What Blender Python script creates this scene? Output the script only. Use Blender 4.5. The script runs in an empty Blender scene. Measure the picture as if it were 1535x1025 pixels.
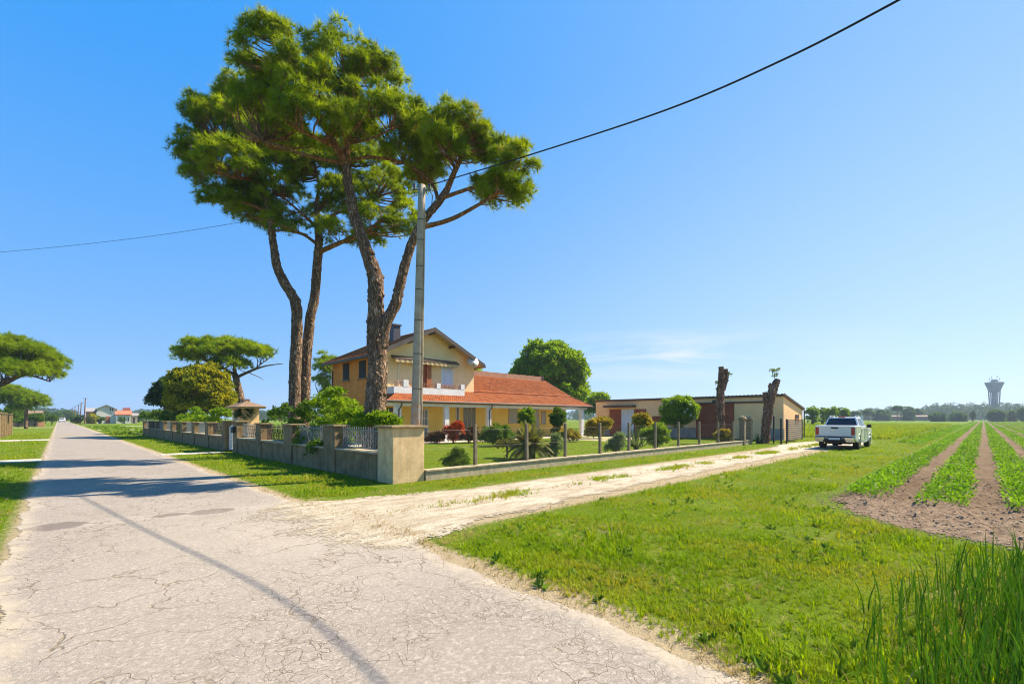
import bpy, math, random
import numpy as np
from mathutils import Vector, Matrix
random.seed(7); rng = np.random.default_rng(7)
S = bpy.context.scene
COL = S.collection
R = math.radians
PI = math.pi

# ------------------------------------------------------------------ survey frame
# x runs along the dirt lane and the crop rows, y runs along the paved road, z is up.
YAW = R(44.45); SA, CA = math.sin(YAW), math.cos(YAW)
F, CX, HY, EYE = 693.0, 767.5, 627.0, 1.70
def PZ(px, py, Z):
    """survey note (pixel column, row, depth) -> place"""
    X = (px-CX)/F*Z
    return Vector((X*CA+Z*SA, -X*SA+Z*CA, EYE+(HY-py)/F*Z))
def GR(px, py):
    p = PZ(px, py, F*EYE/(py-HY)); p.z = 0; return p
def atU(px, u):
    t = (px-CX)/F; Z = u/(t*CA+SA); return -t*Z*SA+Z*CA, Z
def atV(px, v):
    t = (px-CX)/F; Z = v/(-t*SA+CA); return t*Z*CA+Z*SA, Z
def HT(py, Z): return EYE+(HY-py)/F*Z

# ------------------------------------------------------------------ mesh helpers
class MB:
    def __init__(s): s.v = []; s.f = []
    def add(s, vs, fs):
        n = len(s.v); s.v += [tuple(v) for v in vs]; s.f += [tuple(i+n for i in f) for f in fs]; return s
    def box(s, a, b):
        x0, y0, z0 = [min(i, j) for i, j in zip(a, b)]; x1, y1, z1 = [max(i, j) for i, j in zip(a, b)]
        return s.add([(x0,y0,z0),(x1,y0,z0),(x1,y1,z0),(x0,y1,z0),(x0,y0,z1),(x1,y0,z1),(x1,y1,z1),(x0,y1,z1)],
              [(3,2,1,0),(4,5,6,7),(0,1,5,4),(1,2,6,5),(2,3,7,6),(3,0,4,7)])
    def hexa(s, p):   # 8 points, bottom loop ccw then top loop
        return s.add(p, [(3,2,1,0),(4,5,6,7),(0,1,5,4),(1,2,6,5),(2,3,7,6),(3,0,4,7)])
    def prism(s, poly, d):  # polygon of 3d points, extruded by vector d
        n = len(poly); d = Vector(d); vs = [Vector(p) for p in poly]; vs += [p+d for p in vs]
        return s.add(vs, [tuple(range(n))[::-1], tuple(range(n, 2*n))]+[(i, (i+1) % n, n+(i+1) % n, n+i) for i in range(n)])
    def tube(s, path, rad, seg=8, jitter=0.0, cap=True, ph=0):
        path = [Vector(p) for p in path]; n = len(path)
        if not hasattr(rad, '__len__'): rad = [rad]*n
        up = Vector((0.13, 0.27, 1)); vs = []; fs = []; prev = None
        for i, p in enumerate(path):
            t = (path[min(i+1, n-1)]-path[max(i-1, 0)]).normalized()
            if prev is None:
                a = t.cross(Vector((1, 0, 0)) if abs(t.x) < .8 else Vector((0, 1, 0))).normalized()
            else:
                a = (prev-t*prev.dot(t)).normalized()
            prev = a; b = t.cross(a)
            for k in range(seg):
                th = 2*PI*k/seg+ph; r = rad[i]*(1+random.uniform(-jitter, jitter))
                vs.append(p+(a*math.cos(th)+b*math.sin(th))*r)
        for i in range(n-1):
            for k in range(seg):
                fs.append((i*seg+k, i*seg+(k+1) % seg, (i+1)*seg+(k+1) % seg, (i+1)*seg+k))
        if cap: fs += [tuple(range(seg))[::-1], tuple(range((n-1)*seg, n*seg))]
        return s.add(vs, fs)
    def lathe(s, prof, c=(0, 0, 0), seg=20, axis='z'):
        vs = []; fs = []; n = len(prof)
        for r, z in prof:
            for k in range(seg):
                th = 2*PI*k/seg; q = (r*math.cos(th), r*math.sin(th), z)
                if axis == 'y': q = (q[0], q[2], q[1])
                if axis == 'x': q = (q[2], q[0], q[1])
                vs.append((c[0]+q[0], c[1]+q[1], c[2]+q[2]))
        for i in range(n-1):
            for k in range(seg): fs.append((i*seg+k, i*seg+(k+1) % seg, (i+1)*seg+(k+1) % seg, (i+1)*seg+k))
        fs += [tuple(range(seg))[::-1], tuple(range((n-1)*seg, n*seg))]
        return s.add(vs, fs)

def wloc(o):
    v = Vector((0, 0, 0))
    while o is not None: v += Vector(o.location); o = o.parent
    return v
def link(name, me, parent=None, origin=None):
    o = bpy.data.objects.new(name, me); COL.objects.link(o)
    if parent is not None: o.parent = parent
    elif origin is not None: o.location = origin
    return o
def obj(name, mb, mat, parent=None, origin=None, smooth=False, bevel=0, world=True):
    off = Vector((0, 0, 0))
    if world: off = wloc(parent) if parent is not None else Vector(origin or (0, 0, 0))
    me = bpy.data.meshes.new(name)
    me.from_pydata([(v[0]-off.x, v[1]-off.y, v[2]-off.z) for v in mb.v], [], mb.f); me.update()
    import bmesh
    bm = bmesh.new(); bm.from_mesh(me); bmesh.ops.recalc_face_normals(bm, faces=bm.faces); bm.to_mesh(me); bm.free()
    me.materials.append(mat)
    if smooth: me.polygons.foreach_set('use_smooth', [True]*len(me.polygons))
    o = link(name, me, parent, origin)
    if bevel:
        m = o.modifiers.new('bevel', 'BEVEL'); m.width = bevel; m.segments = 2; m.limit_method = 'ANGLE'
    return o
def objs(name, mb, mat, parent, **kw):
    """one part per separate piece of the builder"""
    up = list(range(len(mb.v)))
    def fd(i):
        while up[i] != i: up[i] = up[up[i]]; i = up[i]
        return i
    for f in mb.f:
        for j in f[1:]: up[fd(f[0])] = fd(j)
    g = {}
    for f in mb.f: g.setdefault(fd(f[0]), []).append(f)
    out = []
    for k, fs in g.items():
        ids = sorted({i for f in fs for i in f}); mp = {i: n for n, i in enumerate(ids)}
        m = MB(); m.v = [mb.v[i] for i in ids]; m.f = [tuple(mp[i] for i in f) for f in fs]
        out.append(obj(name, m, mat, parent, **kw))
    return out
def tag(o, label, cat, group=None, kind=None):
    o['label'] = label; o['category'] = cat
    if group: o['group'] = group
    if kind: o['kind'] = kind
    return o
def thing(name, label, cat, loc=(0, 0, 0), group=None):
    o = bpy.data.objects.new(name, None); COL.objects.link(o); o.location = loc; o.empty_display_size = .3
    return tag(o, label, cat, group)
def struct(o): o['kind'] = 'structure'; return o
def copy_tree(o, parent=None):
    c = o.copy(); COL.objects.link(c); c.parent = parent
    for ch in list(o.children): copy_tree(ch, c)
    return c

def np_mesh(name, V, Fc, mat, parent=None, origin=(0, 0, 0), tint=None, smooth=False, edge=None, norm=None):
    """V (n,3) world points, Fc (m,k) equal-sided faces"""
    off = np.array(wloc(parent) if parent is not None else Vector(origin))
    me = bpy.data.meshes.new(name); V = np.asarray(V, np.float64)-off; Fc = np.asarray(Fc, np.int32)
    m, k = Fc.shape
    me.vertices.add(len(V)); me.vertices.foreach_set('co', V.astype(np.float32).ravel())
    me.loops.add(m*k); me.loops.foreach_set('vertex_index', Fc.ravel())
    me.polygons.add(m); me.polygons.foreach_set('loop_start', np.arange(0, m*k, k, dtype=np.int32))
    if smooth: me.polygons.foreach_set('use_smooth', np.ones(m, bool))
    for nm, arr in (('tint', tint), ('edge', edge)):
        if arr is not None:
            a = me.attributes.new(nm, 'FLOAT', 'POINT'); a.data.foreach_set('value', np.asarray(arr, np.float32))
    me.update(calc_edges=True); me.materials.append(mat)
    if norm is not None: me.normals_split_custom_set_from_vertices(norm.tolist())
    return link(name, me, parent, None if parent is not None else origin)

# ------------------------------------------------------------------ materials
def nodes(name):
    m = bpy.data.materials.new(name); m.use_nodes = True; nt = m.node_tree
    return m, nt, nt.nodes['Principled BSDF'], nt.nodes['Material Output']
def N(nt, t, **kw):
    n = nt.nodes.new(t)
    for k, v in kw.items():
        if k in n.inputs: n.inputs[k].default_value = v
        else: setattr(n, k, v)
    return n
def c4(c): return (c[0], c[1], c[2], 1)
def ramp(nt, fac, stops, interp='LINEAR'):
    r = nt.nodes.new('ShaderNodeValToRGB'); r.color_ramp.interpolation = interp
    e = r.color_ramp.elements
    while len(e) < len(stops): e.new(.5)
    for el, (p, c) in zip(e, stops): el.position = p; el.color = c4(c) if hasattr(c, '__len__') else (c, c, c, 1)
    nt.links.new(fac, r.inputs[0]); return r.outputs[0]
def mixc(nt, fac, a, b, blend='MIX'):
    m = nt.nodes.new('ShaderNodeMix'); m.data_type = 'RGBA'; m.blend_type = blend
    for i, x in ((0, fac), (6, a), (7, b)):
        if hasattr(x, 'links') or isinstance(x, bpy.types.NodeSocket): nt.links.new(x, m.inputs[i])
        else: m.inputs[i].default_value = c4(x) if hasattr(x, '__len__') else x
    return m.outputs[2]
def mth(nt, op, a, b=None, c=None, clamp=False):
    m = nt.nodes.new('ShaderNodeMath'); m.operation = op; m.use_clamp = clamp
    for i, x in enumerate((a, b, c)):
        if x is None: continue
        if isinstance(x, bpy.types.NodeSocket): nt.links.new(x, m.inputs[i])
        else: m.inputs[i].default_value = x
    return m.outputs[0]
def noise(nt, co, scale, detail=4, rough=.55, dist=0, dim='3D'):
    n = N(nt, 'ShaderNodeTexNoise', Scale=scale, Detail=detail, Roughness=rough, Distortion=dist); nt.links.new(co, n.inputs['Vector']); return n.outputs['Fac']
def mapped(nt, co, scale=(1, 1, 1), loc=(0, 0, 0), rot=(0, 0, 0)):
    m = N(nt, 'ShaderNodeMapping'); m.inputs['Scale'].default_value = scale; m.inputs['Location'].default_value = loc; m.inputs['Rotation'].default_value = rot
    nt.links.new(co, m.inputs['Vector']); return m.outputs[0]
def geo(nt): return N(nt, 'ShaderNodeNewGeometry').outputs['Position']
def bump(nt, bsdf, h, strength=.3, dist=.02):
    b = N(nt, 'ShaderNodeBump', Strength=strength, Distance=dist); nt.links.new(h, b.inputs['Height']); nt.links.new(b.outputs[0], bsdf.inputs['Normal'])

def M(name, c1, c2=None, scale=4, rough=.85, bmp=.15, bscale=40, bdist=.01, metal=0, streak=0, stain=None, spec=.3):
    m, nt, b, out = nodes(name); p = geo(nt)
    c2 = c2 or tuple(x*.8 for x in c1)
    n = noise(nt, p, scale, 6, .6)
    col = ramp(nt, n, [(.35, c2), (.65, c1)])
    if streak:
        sn = noise(nt, mapped(nt, p, (6, 6, .6)), 1.5, 5, .65)
        col = mixc(nt, mth(nt, 'MULTIPLY', ramp(nt, sn, [(.5, 0), (.75, 1)]), streak), col, stain or tuple(x*.4 for x in c1))
    nt.links.new(col, b.inputs['Base Color']); b.inputs['Roughness'].default_value = rough; b.inputs['Metallic'].default_value = metal
    b.inputs['Specular IOR Level'].default_value = spec
    if bmp: bump(nt, b, noise(nt, p, bscale, 5, .6), bmp, bdist)
    return m
def leafmat(name, dark, light, trans=.35, rough=.55, tcol=None, scale=.8, third=None, tsc=.55, tlo=.47, thi=.62):
    m, nt, b, out = nodes(name)
    at = N(nt, 'ShaderNodeAttribute', attribute_name='tint').outputs['Fac']
    n = noise(nt, geo(nt), scale, 3)
    f = mth(nt, 'ADD', mth(nt, 'MULTIPLY', at, .7), mth(nt, 'MULTIPLY', mth(nt, 'SUBTRACT', n, .35), .9), clamp=True)
    col = mixc(nt, f, dark, light)
    if third:
        tn_ = mth(nt, 'ADD', noise(nt, geo(nt), tsc, 5, .65), mth(nt, 'MULTIPLY', mth(nt, 'SUBTRACT', at, .5), .07))
        col = mixc(nt, ramp(nt, tn_, [(tlo, 0), (thi, .85)]), col, third)
    nt.links.new(col, b.inputs['Base Color']); b.inputs['Roughness'].default_value = rough
    b.inputs['Specular IOR Level'].default_value = .10
    t = N(nt, 'ShaderNodeBsdfTranslucent'); nt.links.new(mixc(nt, 1.0, col, tcol or (1.25, 1.15, .55), 'MULTIPLY'), t.inputs['Color'])
    mx = N(nt, 'ShaderNodeMixShader', Fac=trans); nt.links.new(b.outputs[0], mx.inputs[1]); nt.links.new(t.outputs[0], mx.inputs[2]); nt.links.new(mx.outputs[0], out.inputs['Surface'])
    return m
def glossy(name, c, rough=.1, metal=0, coat=0):
    m, nt, b, out = nodes(name); b.inputs['Base Color'].default_value = c4(c); b.inputs['Roughness'].default_value = rough; b.inputs['Metallic'].default_value = metal; b.inputs['Coat Weight'].default_value = coat
    n = noise(nt, geo(nt), 3, 3); nt.links.new(mixc(nt, n, c, tuple(x*.85 for x in c)), b.inputs['Base Color'])
    return m

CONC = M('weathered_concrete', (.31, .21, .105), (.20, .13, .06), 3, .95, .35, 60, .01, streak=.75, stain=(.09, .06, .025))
RENDER_ = M('pillar_render', (.74, .52, .27), (.58, .39, .19), 5, .95, .6, 45, .015, streak=.35, stain=(.24, .17, .09))
CAPC = M('cap_concrete', (.35, .25, .13), (.21, .15, .075), 6, .95, .3, 50)
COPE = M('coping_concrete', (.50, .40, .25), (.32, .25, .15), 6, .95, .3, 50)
IRON = M('grey_painted_iron', (.26, .27, .25), (.15, .16, .15), 12, .55, 0)
DARKIRON = M('dark_iron', (.045, .042, .04), (.03, .028, .026), 8, .6, 0)
POLEC = M('spun_concrete', (.42, .35, .25), (.30, .245, .17), 4, .92, .3, 60, .006, streak=.5, stain=(.20, .16, .11))
CABLE = M('black_cable', (.012, .012, .012), (.01, .01, .01), 4, .7, 0)
WIRE = M('galvanised_wire', (.16, .14, .12), (.11, .10, .085), 9, .5, 0, metal=.4)
POSTC = M('grey_concrete_post', (.27, .21, .135), (.17, .13, .08), 6, .95, .3, 50)
OCHRE = M('ochre_plaster', (.76, .29, .06), (.62, .20, .035), 1.2, .95, .2, 40, .006, streak=.4, stain=(.36, .24, .13))
CREAM = M('cream_plaster', (.93, .66, .36), (.85, .58, .29), 1.0, .95, .2, 40, .006, streak=.12)
YELLOW = M('yellow_plaster', (.86, .60, .14), (.80, .53, .11), 1.0, .95, .2, 40, .006)
SHEDP = M('sand_plaster', (.97, .60, .29), (.88, .52, .24), .8, .95, .2, 40, .006, streak=.2, stain=(.5, .38, .24))
SHEDL = M('grey_plinth', (.36, .34, .31), (.26, .24, .21), 2, .95, .2, 40)
WHITEP = M('white_paint', (.80, .79, .76), (.70, .69, .66), 3, .7, .08, 40)
WHITEB = M('white_column', (.78, .75, .70), (.68, .65, .6), 3, .8, .08, 40)
BROWND = M('brown_metal', (.11, .07, .05), (.08, .05, .035), 3, .5, .05)
FASCIA = M('dark_fascia', (.11, .085, .07), (.08, .06, .05), 3, .5, .05)
CHIM = M('chimney_metal', (.10, .085, .10), (.075, .065, .075), 3, .5, .05)
SHUT = M('orange_brown_shutter', (.42, .14, .045), (.33, .10, .03), 5, .6, .1)
RUSTD = M('rust_red_door', (.34, .085, .034), (.26, .062, .026), 2.5, .75, .1, 20)
GREYSH = M('grey_roller_shutter', (.40, .40, .37), (.33, .33, .30), 3, .7, .1)
PALEBL = M('pale_roller', (.62, .64, .72), (.55, .57, .66), 3, .6, .05)
SOFFIT = M('soffit_timber', (.50, .38, .20), (.42, .31, .16), 3, .8, .1)
AWN = M('awning_cloth', (.52, .38, .20), (.46, .32, .16), 3, .9, .1)
FLOORT = M('porch_floor', (.62, .50, .36), (.52, .40, .28), 6, .8, .1)
SHUTD = M('dark_shutter', (.035, .032, .034), (.022, .02, .022), 20, .7, .2, 60)
GLASSD = glossy('dark_glass', (.02, .022, .025), .06)
CURT = glossy('curtained_glass', (.22, .22, .19), .12)
def barkmat(name, a, b_, sc=13):
    m, nt, b, out = nodes(name); p = geo(nt)
    q = mapped(nt, p, (1, 1, .28))
    nz = noise(nt, q, sc*.7, 5, .6)
    v = N(nt, 'ShaderNodeTexVoronoi', feature='DISTANCE_TO_EDGE', Scale=sc)
    qq = N(nt, 'ShaderNodeVectorMath', operation='ADD'); nt.links.new(q, qq.inputs[0])
    sc_ = N(nt, 'ShaderNodeVectorMath', operation='SCALE'); sc_.inputs['Scale'].default_value = .25
    cn = N(nt, 'ShaderNodeTexNoise', Scale=sc*.6); nt.links.new(q, cn.inputs['Vector']); nt.links.new(cn.outputs['Color'], sc_.inputs[0]); nt.links.new(sc_.outputs[0], qq.inputs[1])
    nt.links.new(qq.outputs[0], v.inputs['Vector'])
    h = ramp(nt, mth(nt, 'ADD', v.outputs['Distance'], mth(nt, 'MULTIPLY', mth(nt, 'SUBTRACT', nz, .5), .5)), [(0, 0), (.30, 1)])
    big = noise(nt, p, .9, 3)
    col = mixc(nt, ramp(nt, nz, [(.35, 0), (.7, 1)]), b_, a)
    col = mixc(nt, ramp(nt, big, [(.4, 0), (.65, .6)]), col, tuple(x*1.3 for x in a))
    col = mixc(nt, h, tuple(x*.5 for x in b_), col)
    nt.links.new(col, b.inputs['Base Color']); b.inputs['Roughness'].default_value = .95; b.inputs['Specular IOR Level'].default_value = .1
    bump(nt, b, mth(nt, 'ADD', h, nz), .9, .05)
    return m
BARK = barkmat('pine_bark', (.43, .28, .18), (.20, .125, .08))
BARKUP = barkmat('upper_pine_bark', (.56, .28, .11), (.32, .15, .06), 14)
BARKD = barkmat('dead_bark', (.42, .23, .14), (.22, .115, .07), 11)
BARKS = barkmat('shrub_bark', (.17, .13, .09), (.10, .075, .05), 12)

def tilemat():
    m, nt, b, out = nodes('terracotta_tiles'); p = geo(nt)
    n1 = noise(nt, p, 1.1, 4); n2 = noise(nt, p, 9, 3, .6)
    vo = N(nt, 'ShaderNodeTexVoronoi', Scale=4.2); nt.links.new(p, vo.inputs['Vector'])
    sp = N(nt, 'ShaderNodeSeparateColor'); nt.links.new(vo.outputs['Color'], sp.inputs[0])
    f = mth(nt, 'ADD', mth(nt, 'MULTIPLY', sp.outputs[0], .35), mth(nt, 'MULTIPLY', n2, .65))
    col = ramp(nt, f, [(.2, (.17, .038, .012)), (.5, (.36, .092, .022)), (.85, (.50, .155, .045))])
    col = mixc(nt, ramp(nt, n1, [(.5, 0), (.72, .45)]), col, (.30, .13, .06))
    nt.links.new(col, b.inputs['Base Color']); b.inputs['Roughness'].default_value = .85; b.inputs['Specular IOR Level'].default_value = .2
    return m
TILE = tilemat()
CORR = M('brown_corrugated_sheet', (.26, .17, .11), (.17, .11, .07), 4, .8, .1)
GREYROOF = M('grey_far_roof', (.30, .28, .26), (.24, .22, .20), .6, .9, 0)
FARWHITE = M('far_white_plaster', (.70, .64, .54), (.62, .56, .46), .3, .9, 0)
FARRED = M('far_red_tiles', (.46, .16, .08), (.38, .12, .06), .6, .9, 0)

NEEDLE = leafmat('pine_needles', (.07, .145, .004), (.35, .44, .012), .45, .5, (1.5, 1.3, .4), .55, (.32, .26, .10), 1.0, .60, .72)
NEEDLE2 = leafmat('umbrella_pine_needles', (.085, .17, .006), (.33, .43, .014), .46, .5, (1.5, 1.3, .4), .3)
LEAFG = leafmat('garden_leaves', (.05, .12, .012), (.16, .26, .025), .42)
LEAFDK = leafmat('dark_garden_leaves', (.02, .05, .012), (.06, .12, .022), .3)
LEAFBR = leafmat('bright_leaves', (.09, .19, .008), (.31, .44, .018), .46)
LEAFYE = leafmat('yellow_green_leaves', (.08, .14, .006), (.54, .48, .02), .45)
LEAFRED = leafmat('red_leaves', (.24, .06, .012), (.72, .13, .03), .35, tcol=(1.2, .8, .5))
LEAFMAR = leafmat('maroon_leaves', (.04, .045, .012), (.15, .06, .03), .3)
LEAFOR = leafmat('orange_green_leaves', (.14, .17, .015), (.46, .32, .03), .4)
LEAFSIL = leafmat('silver_green_leaves', (.13, .18, .07), (.30, .38, .15), .35, tcol=(1.1, 1.1, .7))
CYCAD = leafmat('cycad_fronds', (.07, .10, .018), (.26, .23, .05), .35)
SWORD = leafmat('sword_leaves', (.05, .08, .035), (.14, .19, .08), .25)
FARLEAF = leafmat('far_tree_leaves', (.05, .11, .014), (.14, .23, .03), .4, scale=.06)
FARWOOD = leafmat('far_wood_leaves', (.028, .065, .014), (.08, .14, .024), .3, scale=.03)
CROPL = leafmat('crop_leaves', (.07, .19, .010), (.22, .40, .018), .45, .5, (1.2, 1.1, .4), .7)
GRASSL = leafmat('grass_blades', (.11, .22, .003), (.33, .43, .006), .40, .7, (1.25, 1.15, .2), .9, (.36, .34, .04))
REED = leafmat('tall_grass_blades', (.018, .066, .007), (.10, .215, .014), .3, .4, (1.1, 1.15, .5), 3)
DRY = leafmat('dry_grass_blades', (.28, .21, .08), (.56, .42, .17), .25, .7, (1.1, 1, .7), 2)

# ------------------------------------------------------------------ foliage machinery
def rand_dirs(n):
    d = rng.normal(size=(n, 3)); return d/np.linalg.norm(d, axis=1)[:, None]
def frames(D):
    D = D/np.maximum(np.linalg.norm(D, axis=1), 1e-6)[:, None]
    A = np.cross(D, rand_dirs(len(D))); A /= np.maximum(np.linalg.norm(A, axis=1), 1e-6)[:, None]
    B = np.cross(D, A); return A, B, D
def needle_tuft(k=12, spread=1.0, w=.07):
    V = []; Fc = []
    for i in range(k):
        th = random.uniform(0, 2*PI); c = random.uniform(1-spread, 1); s_ = math.sqrt(max(0, 1-c*c))
        d = Vector((s_*math.cos(th), s_*math.sin(th), c))*random.uniform(.75, 1.15)
        a = d.cross(Vector((random.random(), random.random(), random.random()))).normalized()*w*.5
        n = len(V); V += [tuple(-a), tuple(a), tuple(d)]; Fc.append((n, n+1, n+2))
    return np.array(V), np.array(Fc)
def leaf_tuft(k=6, w=.32, spread=1.0, fold=.12):
    V = []; Fc = []
    for i in range(k):
        th = random.uniform(0, 2*PI); c = random.uniform(1-spread, 1); s_ = math.sqrt(max(0, 1-c*c))
        d = Vector((s_*math.cos(th), s_*math.sin(th), c))
        a = d.cross(Vector((random.uniform(-1, 1), random.uniform(-1, 1), random.uniform(-1, 1)))).normalized(); nrm = d.cross(a)
        l = random.uniform(.7, 1.1); b0 = d*random.uniform(0, .25)
        p = [b0, b0+d*l*.5+a*w*.5+nrm*fold, b0+d*l, b0+d*l*.5-a*w*.5+nrm*fold]
        n = len(V); V += [tuple(x) for x in p]; Fc += [(n, n+1, n+2), (n, n+2, n+3)]
    return np.array(V), np.array(Fc)
TUFTS = [needle_tuft(14, 1.0, .095) for _ in range(5)]
TUFTS_FINE = [needle_tuft(10, .9, .07) for _ in range(4)]
LEAVES = [leaf_tuft(6, .42, 1.3) for _ in range(5)]
LONGLV = [leaf_tuft(6, .20, 1.1) for _ in range(5)]
def scatter(P, D, Sz, templates, tint):
    VV = []; FF = []; TT = []; base = 0
    idx = rng.integers(0, len(templates), len(P))
    for t, (tv, tf) in enumerate(templates):
        s = idx == t; k = int(s.sum())
        if not k: continue
        A, B, C = frames(D[s]); sc = Sz[s][:, None, None]
        W = P[s][:, None, :]+sc*(tv[None, :, 0:1]*A[:, None, :]+tv[None, :, 1:2]*B[:, None, :]+tv[None, :, 2:3]*C[:, None, :])
        VV.append(W.reshape(-1, 3)); nv = len(tv)
        FF.append((tf[None]+(np.arange(k)*nv)[:, None, None]).reshape(-1, 3)+base); base += k*nv
        TT.append(np.repeat(tint[s], nv))
    return np.concatenate(VV), np.concatenate(FF), np.concatenate(TT)
def clumped(blobs, n_clump, clump_r, per, low=-.35, inner=.45):
    """blobs: (cx,cy,cz,rx,ry,rz). Leaf clumps over each blob's volume; points and outward directions."""
    vol = np.array([b[3]*b[4]+b[4]*b[5]+b[3]*b[5] for b in blobs]); cnt = np.maximum(2, (n_clump*vol/vol.sum()).astype(int))
    P = []; D = []; CL = []; TN = []
    for b, n in zip(blobs, cnt):
        c = np.array(b[:3]); r = np.array(b[3:6])
        d = rand_dirs(n*3); d = d[d[:, 2] > low][:n]
        rr = rng.uniform(inner, 1, len(d))**.6
        cc = c+d*r*rr[:, None]; CL.append(cc)
        for q, dd in zip(cc, d):
            k = max(3, int(per*rng.uniform(.7, 1.3))); e = rand_dirs(k); cr = clump_r*rng.uniform(.7, 1.25)
            e[:, 2] = np.where(e[:, 2] < -.45, -e[:, 2]*.6, e[:, 2])
            P.append(q+e*cr*(rng.uniform(.25, 1, k)**.5)[:, None]*np.array([1, 1, .75]))
            D.append(e*.9+dd*.35+np.array([0, 0, .35])); TN.append(np.full(k, rng.uniform(0, 1))*.6+rng.uniform(0, .4, k))
    return np.concatenate(P), np.concatenate(D), np.concatenate(TN), np.concatenate(CL)
def crown(name, blobs, mat, parent, n_clump=80, clump_r=.5, per=30, size=.3, templates=None, low=-.35, inner=.45):
    P, D, T, CL = clumped(blobs, n_clump, clump_r, per, low, inner)
    Sz = size*rng.uniform(.7, 1.25, len(P))
    V, Fc, t = scatter(P, D, Sz, templates or LEAVES, T)
    np_mesh(name, V, Fc, mat, parent, tint=t); return CL
def curve(pts, n=6):
    """smooth path through points"""
    pts = [Vector(p) for p in pts]; out = []
    for i in range(len(pts)-1):
        p0 = pts[max(i-1, 0)]; p1 = pts[i]; p2 = pts[i+1]; p3 = pts[min(i+2, len(pts)-1)]
        for k in range(n):
            t = k/n
            out.append(.5*((2*p1)+(p2-p0)*t+(2*p0-5*p1+4*p2-p3)*t*t+(3*p1-p0-3*p2+p3)*t**3))
    out.append(pts[-1]); return out
def radii(path, keys):
    n = len(path); return [float(np.interp(i/(n-1), [k[0] for k in keys], [k[1] for k in keys])) for i in range(n)]

# ------------------------------------------------------------------ camera, sun, sky
cam = bpy.data.cameras.new('camera'); co = bpy.data.objects.new('camera', cam); COL.objects.link(co); S.camera = co
co.location = (0, 0, EYE); co.rotation_euler = (R(90), 0, -YAW)
cam.sensor_width = 36; cam.lens = 36*F/1535; cam.shift_y = (627-512.5)/1535; cam.clip_start = .05; cam.clip_end = 8000
ELEV = R(47.6); SUNV = Vector((.954*math.cos(ELEV), -.300*math.cos(ELEV), math.sin(ELEV)))
sun = bpy.data.lights.new('sun', 'SUN'); sun.energy = 5.0; sun.angle = R(.53); sun.color = (1, .90, .73)
so = bpy.data.objects.new('sun', sun); COL.objects.link(so); so.rotation_euler = (-SUNV).to_track_quat('-Z', 'Y').to_euler(); so.location = SUNV*50
W = bpy.data.worlds.new('World'); S.world = W; W.use_nodes = True; nt = W.node_tree
bg = nt.nodes['Background']; sky = nt.nodes.new('ShaderNodeTexSky'); sky.sky_type = 'NISHITA'; sky.sun_disc = False
sky.sun_elevation = ELEV; sky.sun_rotation = math.atan2(SUNV.x, SUNV.y); sky.air_density = 1.0; sky.dust_density = .25; sky.ozone_density = 2.6; sky.altitude = 0
hs = N(nt, 'ShaderNodeHueSaturation'); hs.inputs['Saturation'].default_value = 1.32; hs.inputs['Hue'].default_value = .5; nt.links.new(sky.outputs[0], hs.inputs['Color'])
# a few thin streaks of high cloud low over the fields
tc = N(nt, 'ShaderNodeTexCoord').outputs['Generated']
sep = N(nt, 'ShaderNodeSeparateXYZ'); nt.links.new(tc, sep.inputs[0])
el = sep.outputs['Z']
az = mth(nt, 'ARCTAN2', sep.outputs['X'], sep.outputs['Y'])
cmb = N(nt, 'ShaderNodeCombineXYZ'); nt.links.new(mth(nt, 'MULTIPLY', az, 3.2), cmb.inputs[0]); nt.links.new(mth(nt, 'MULTIPLY', el, 26.0), cmb.inputs[1])
cn = noise(nt, cmb.outputs[0], 1.0, 6, .62, .6)
def band(x, c, w):
    return mth(nt, 'SUBTRACT', 1.0, mth(nt, 'DIVIDE', mth(nt, 'ABSOLUTE', mth(nt, 'SUBTRACT', x, c)), w), clamp=True)
cl = mth(nt, 'MULTIPLY', mth(nt, 'MULTIPLY', band(az, 1.08, .42), band(el, .125, .06)), ramp(nt, cn, [(.42, 0), (.66, 1)]))
cl = mth(nt, 'MULTIPLY', cl, .95)
# clear spring sky: pale towards the horizon and towards the sun, deep blue away from it
eld = mth(nt, 'ARCSINE', el); lowf = mth(nt, 'POWER', mth(nt, 'SUBTRACT', 1.0, mth(nt, 'DIVIDE', eld, .62), clamp=True), 1.35)
sunaz = math.atan2(SUNV.x, SUNV.y)
sunf = mth(nt, 'DIVIDE', mth(nt, 'ADD', mth(nt, 'COSINE', mth(nt, 'SUBTRACT', az, sunaz)), .40), 1.40, clamp=True); sunf = mth(nt, 'POWER', sunf, 2.3)
high = mth(nt, 'SUBTRACT', 1.0, mth(nt, 'DIVIDE', eld, 1.5), clamp=True)
sfac = mth(nt, 'ADD', mth(nt, 'MULTIPLY', lowf, .38), mth(nt, 'MULTIPLY', mth(nt, 'MULTIPLY', sunf, high), .68), clamp=True)
clear = mixc(nt, sfac, (.16, 1.40, 3.80), (2.55, 3.34, 3.86))
skyc = mixc(nt, .92, hs.outputs[0], clear)
skyc = mixc(nt, cl, skyc, (3.65, 3.75, 3.9))
nt.links.new(skyc, bg.inputs['Color']); bg.inputs['Strength'].default_value = .112
S.view_settings.view_transform = 'Standard'; S.view_settings.look = 'None'; S.view_settings.gamma = 1; S.view_settings.exposure = 1.2
S.cycles.filter_width = 1.1; S.cycles.use_denoising = True; S.cycles.max_bounces = 8; S.cycles.transparent_max_bounces = 24; S.cycles.diffuse_bounces = 3; S.cycles.glossy_bounces = 3; S.cycles.transmission_bounces = 6
S.cycles.caustics_reflective = False; S.cycles.caustics_refractive = False; S.cycles.sample_clamp_indirect = 6

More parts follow.
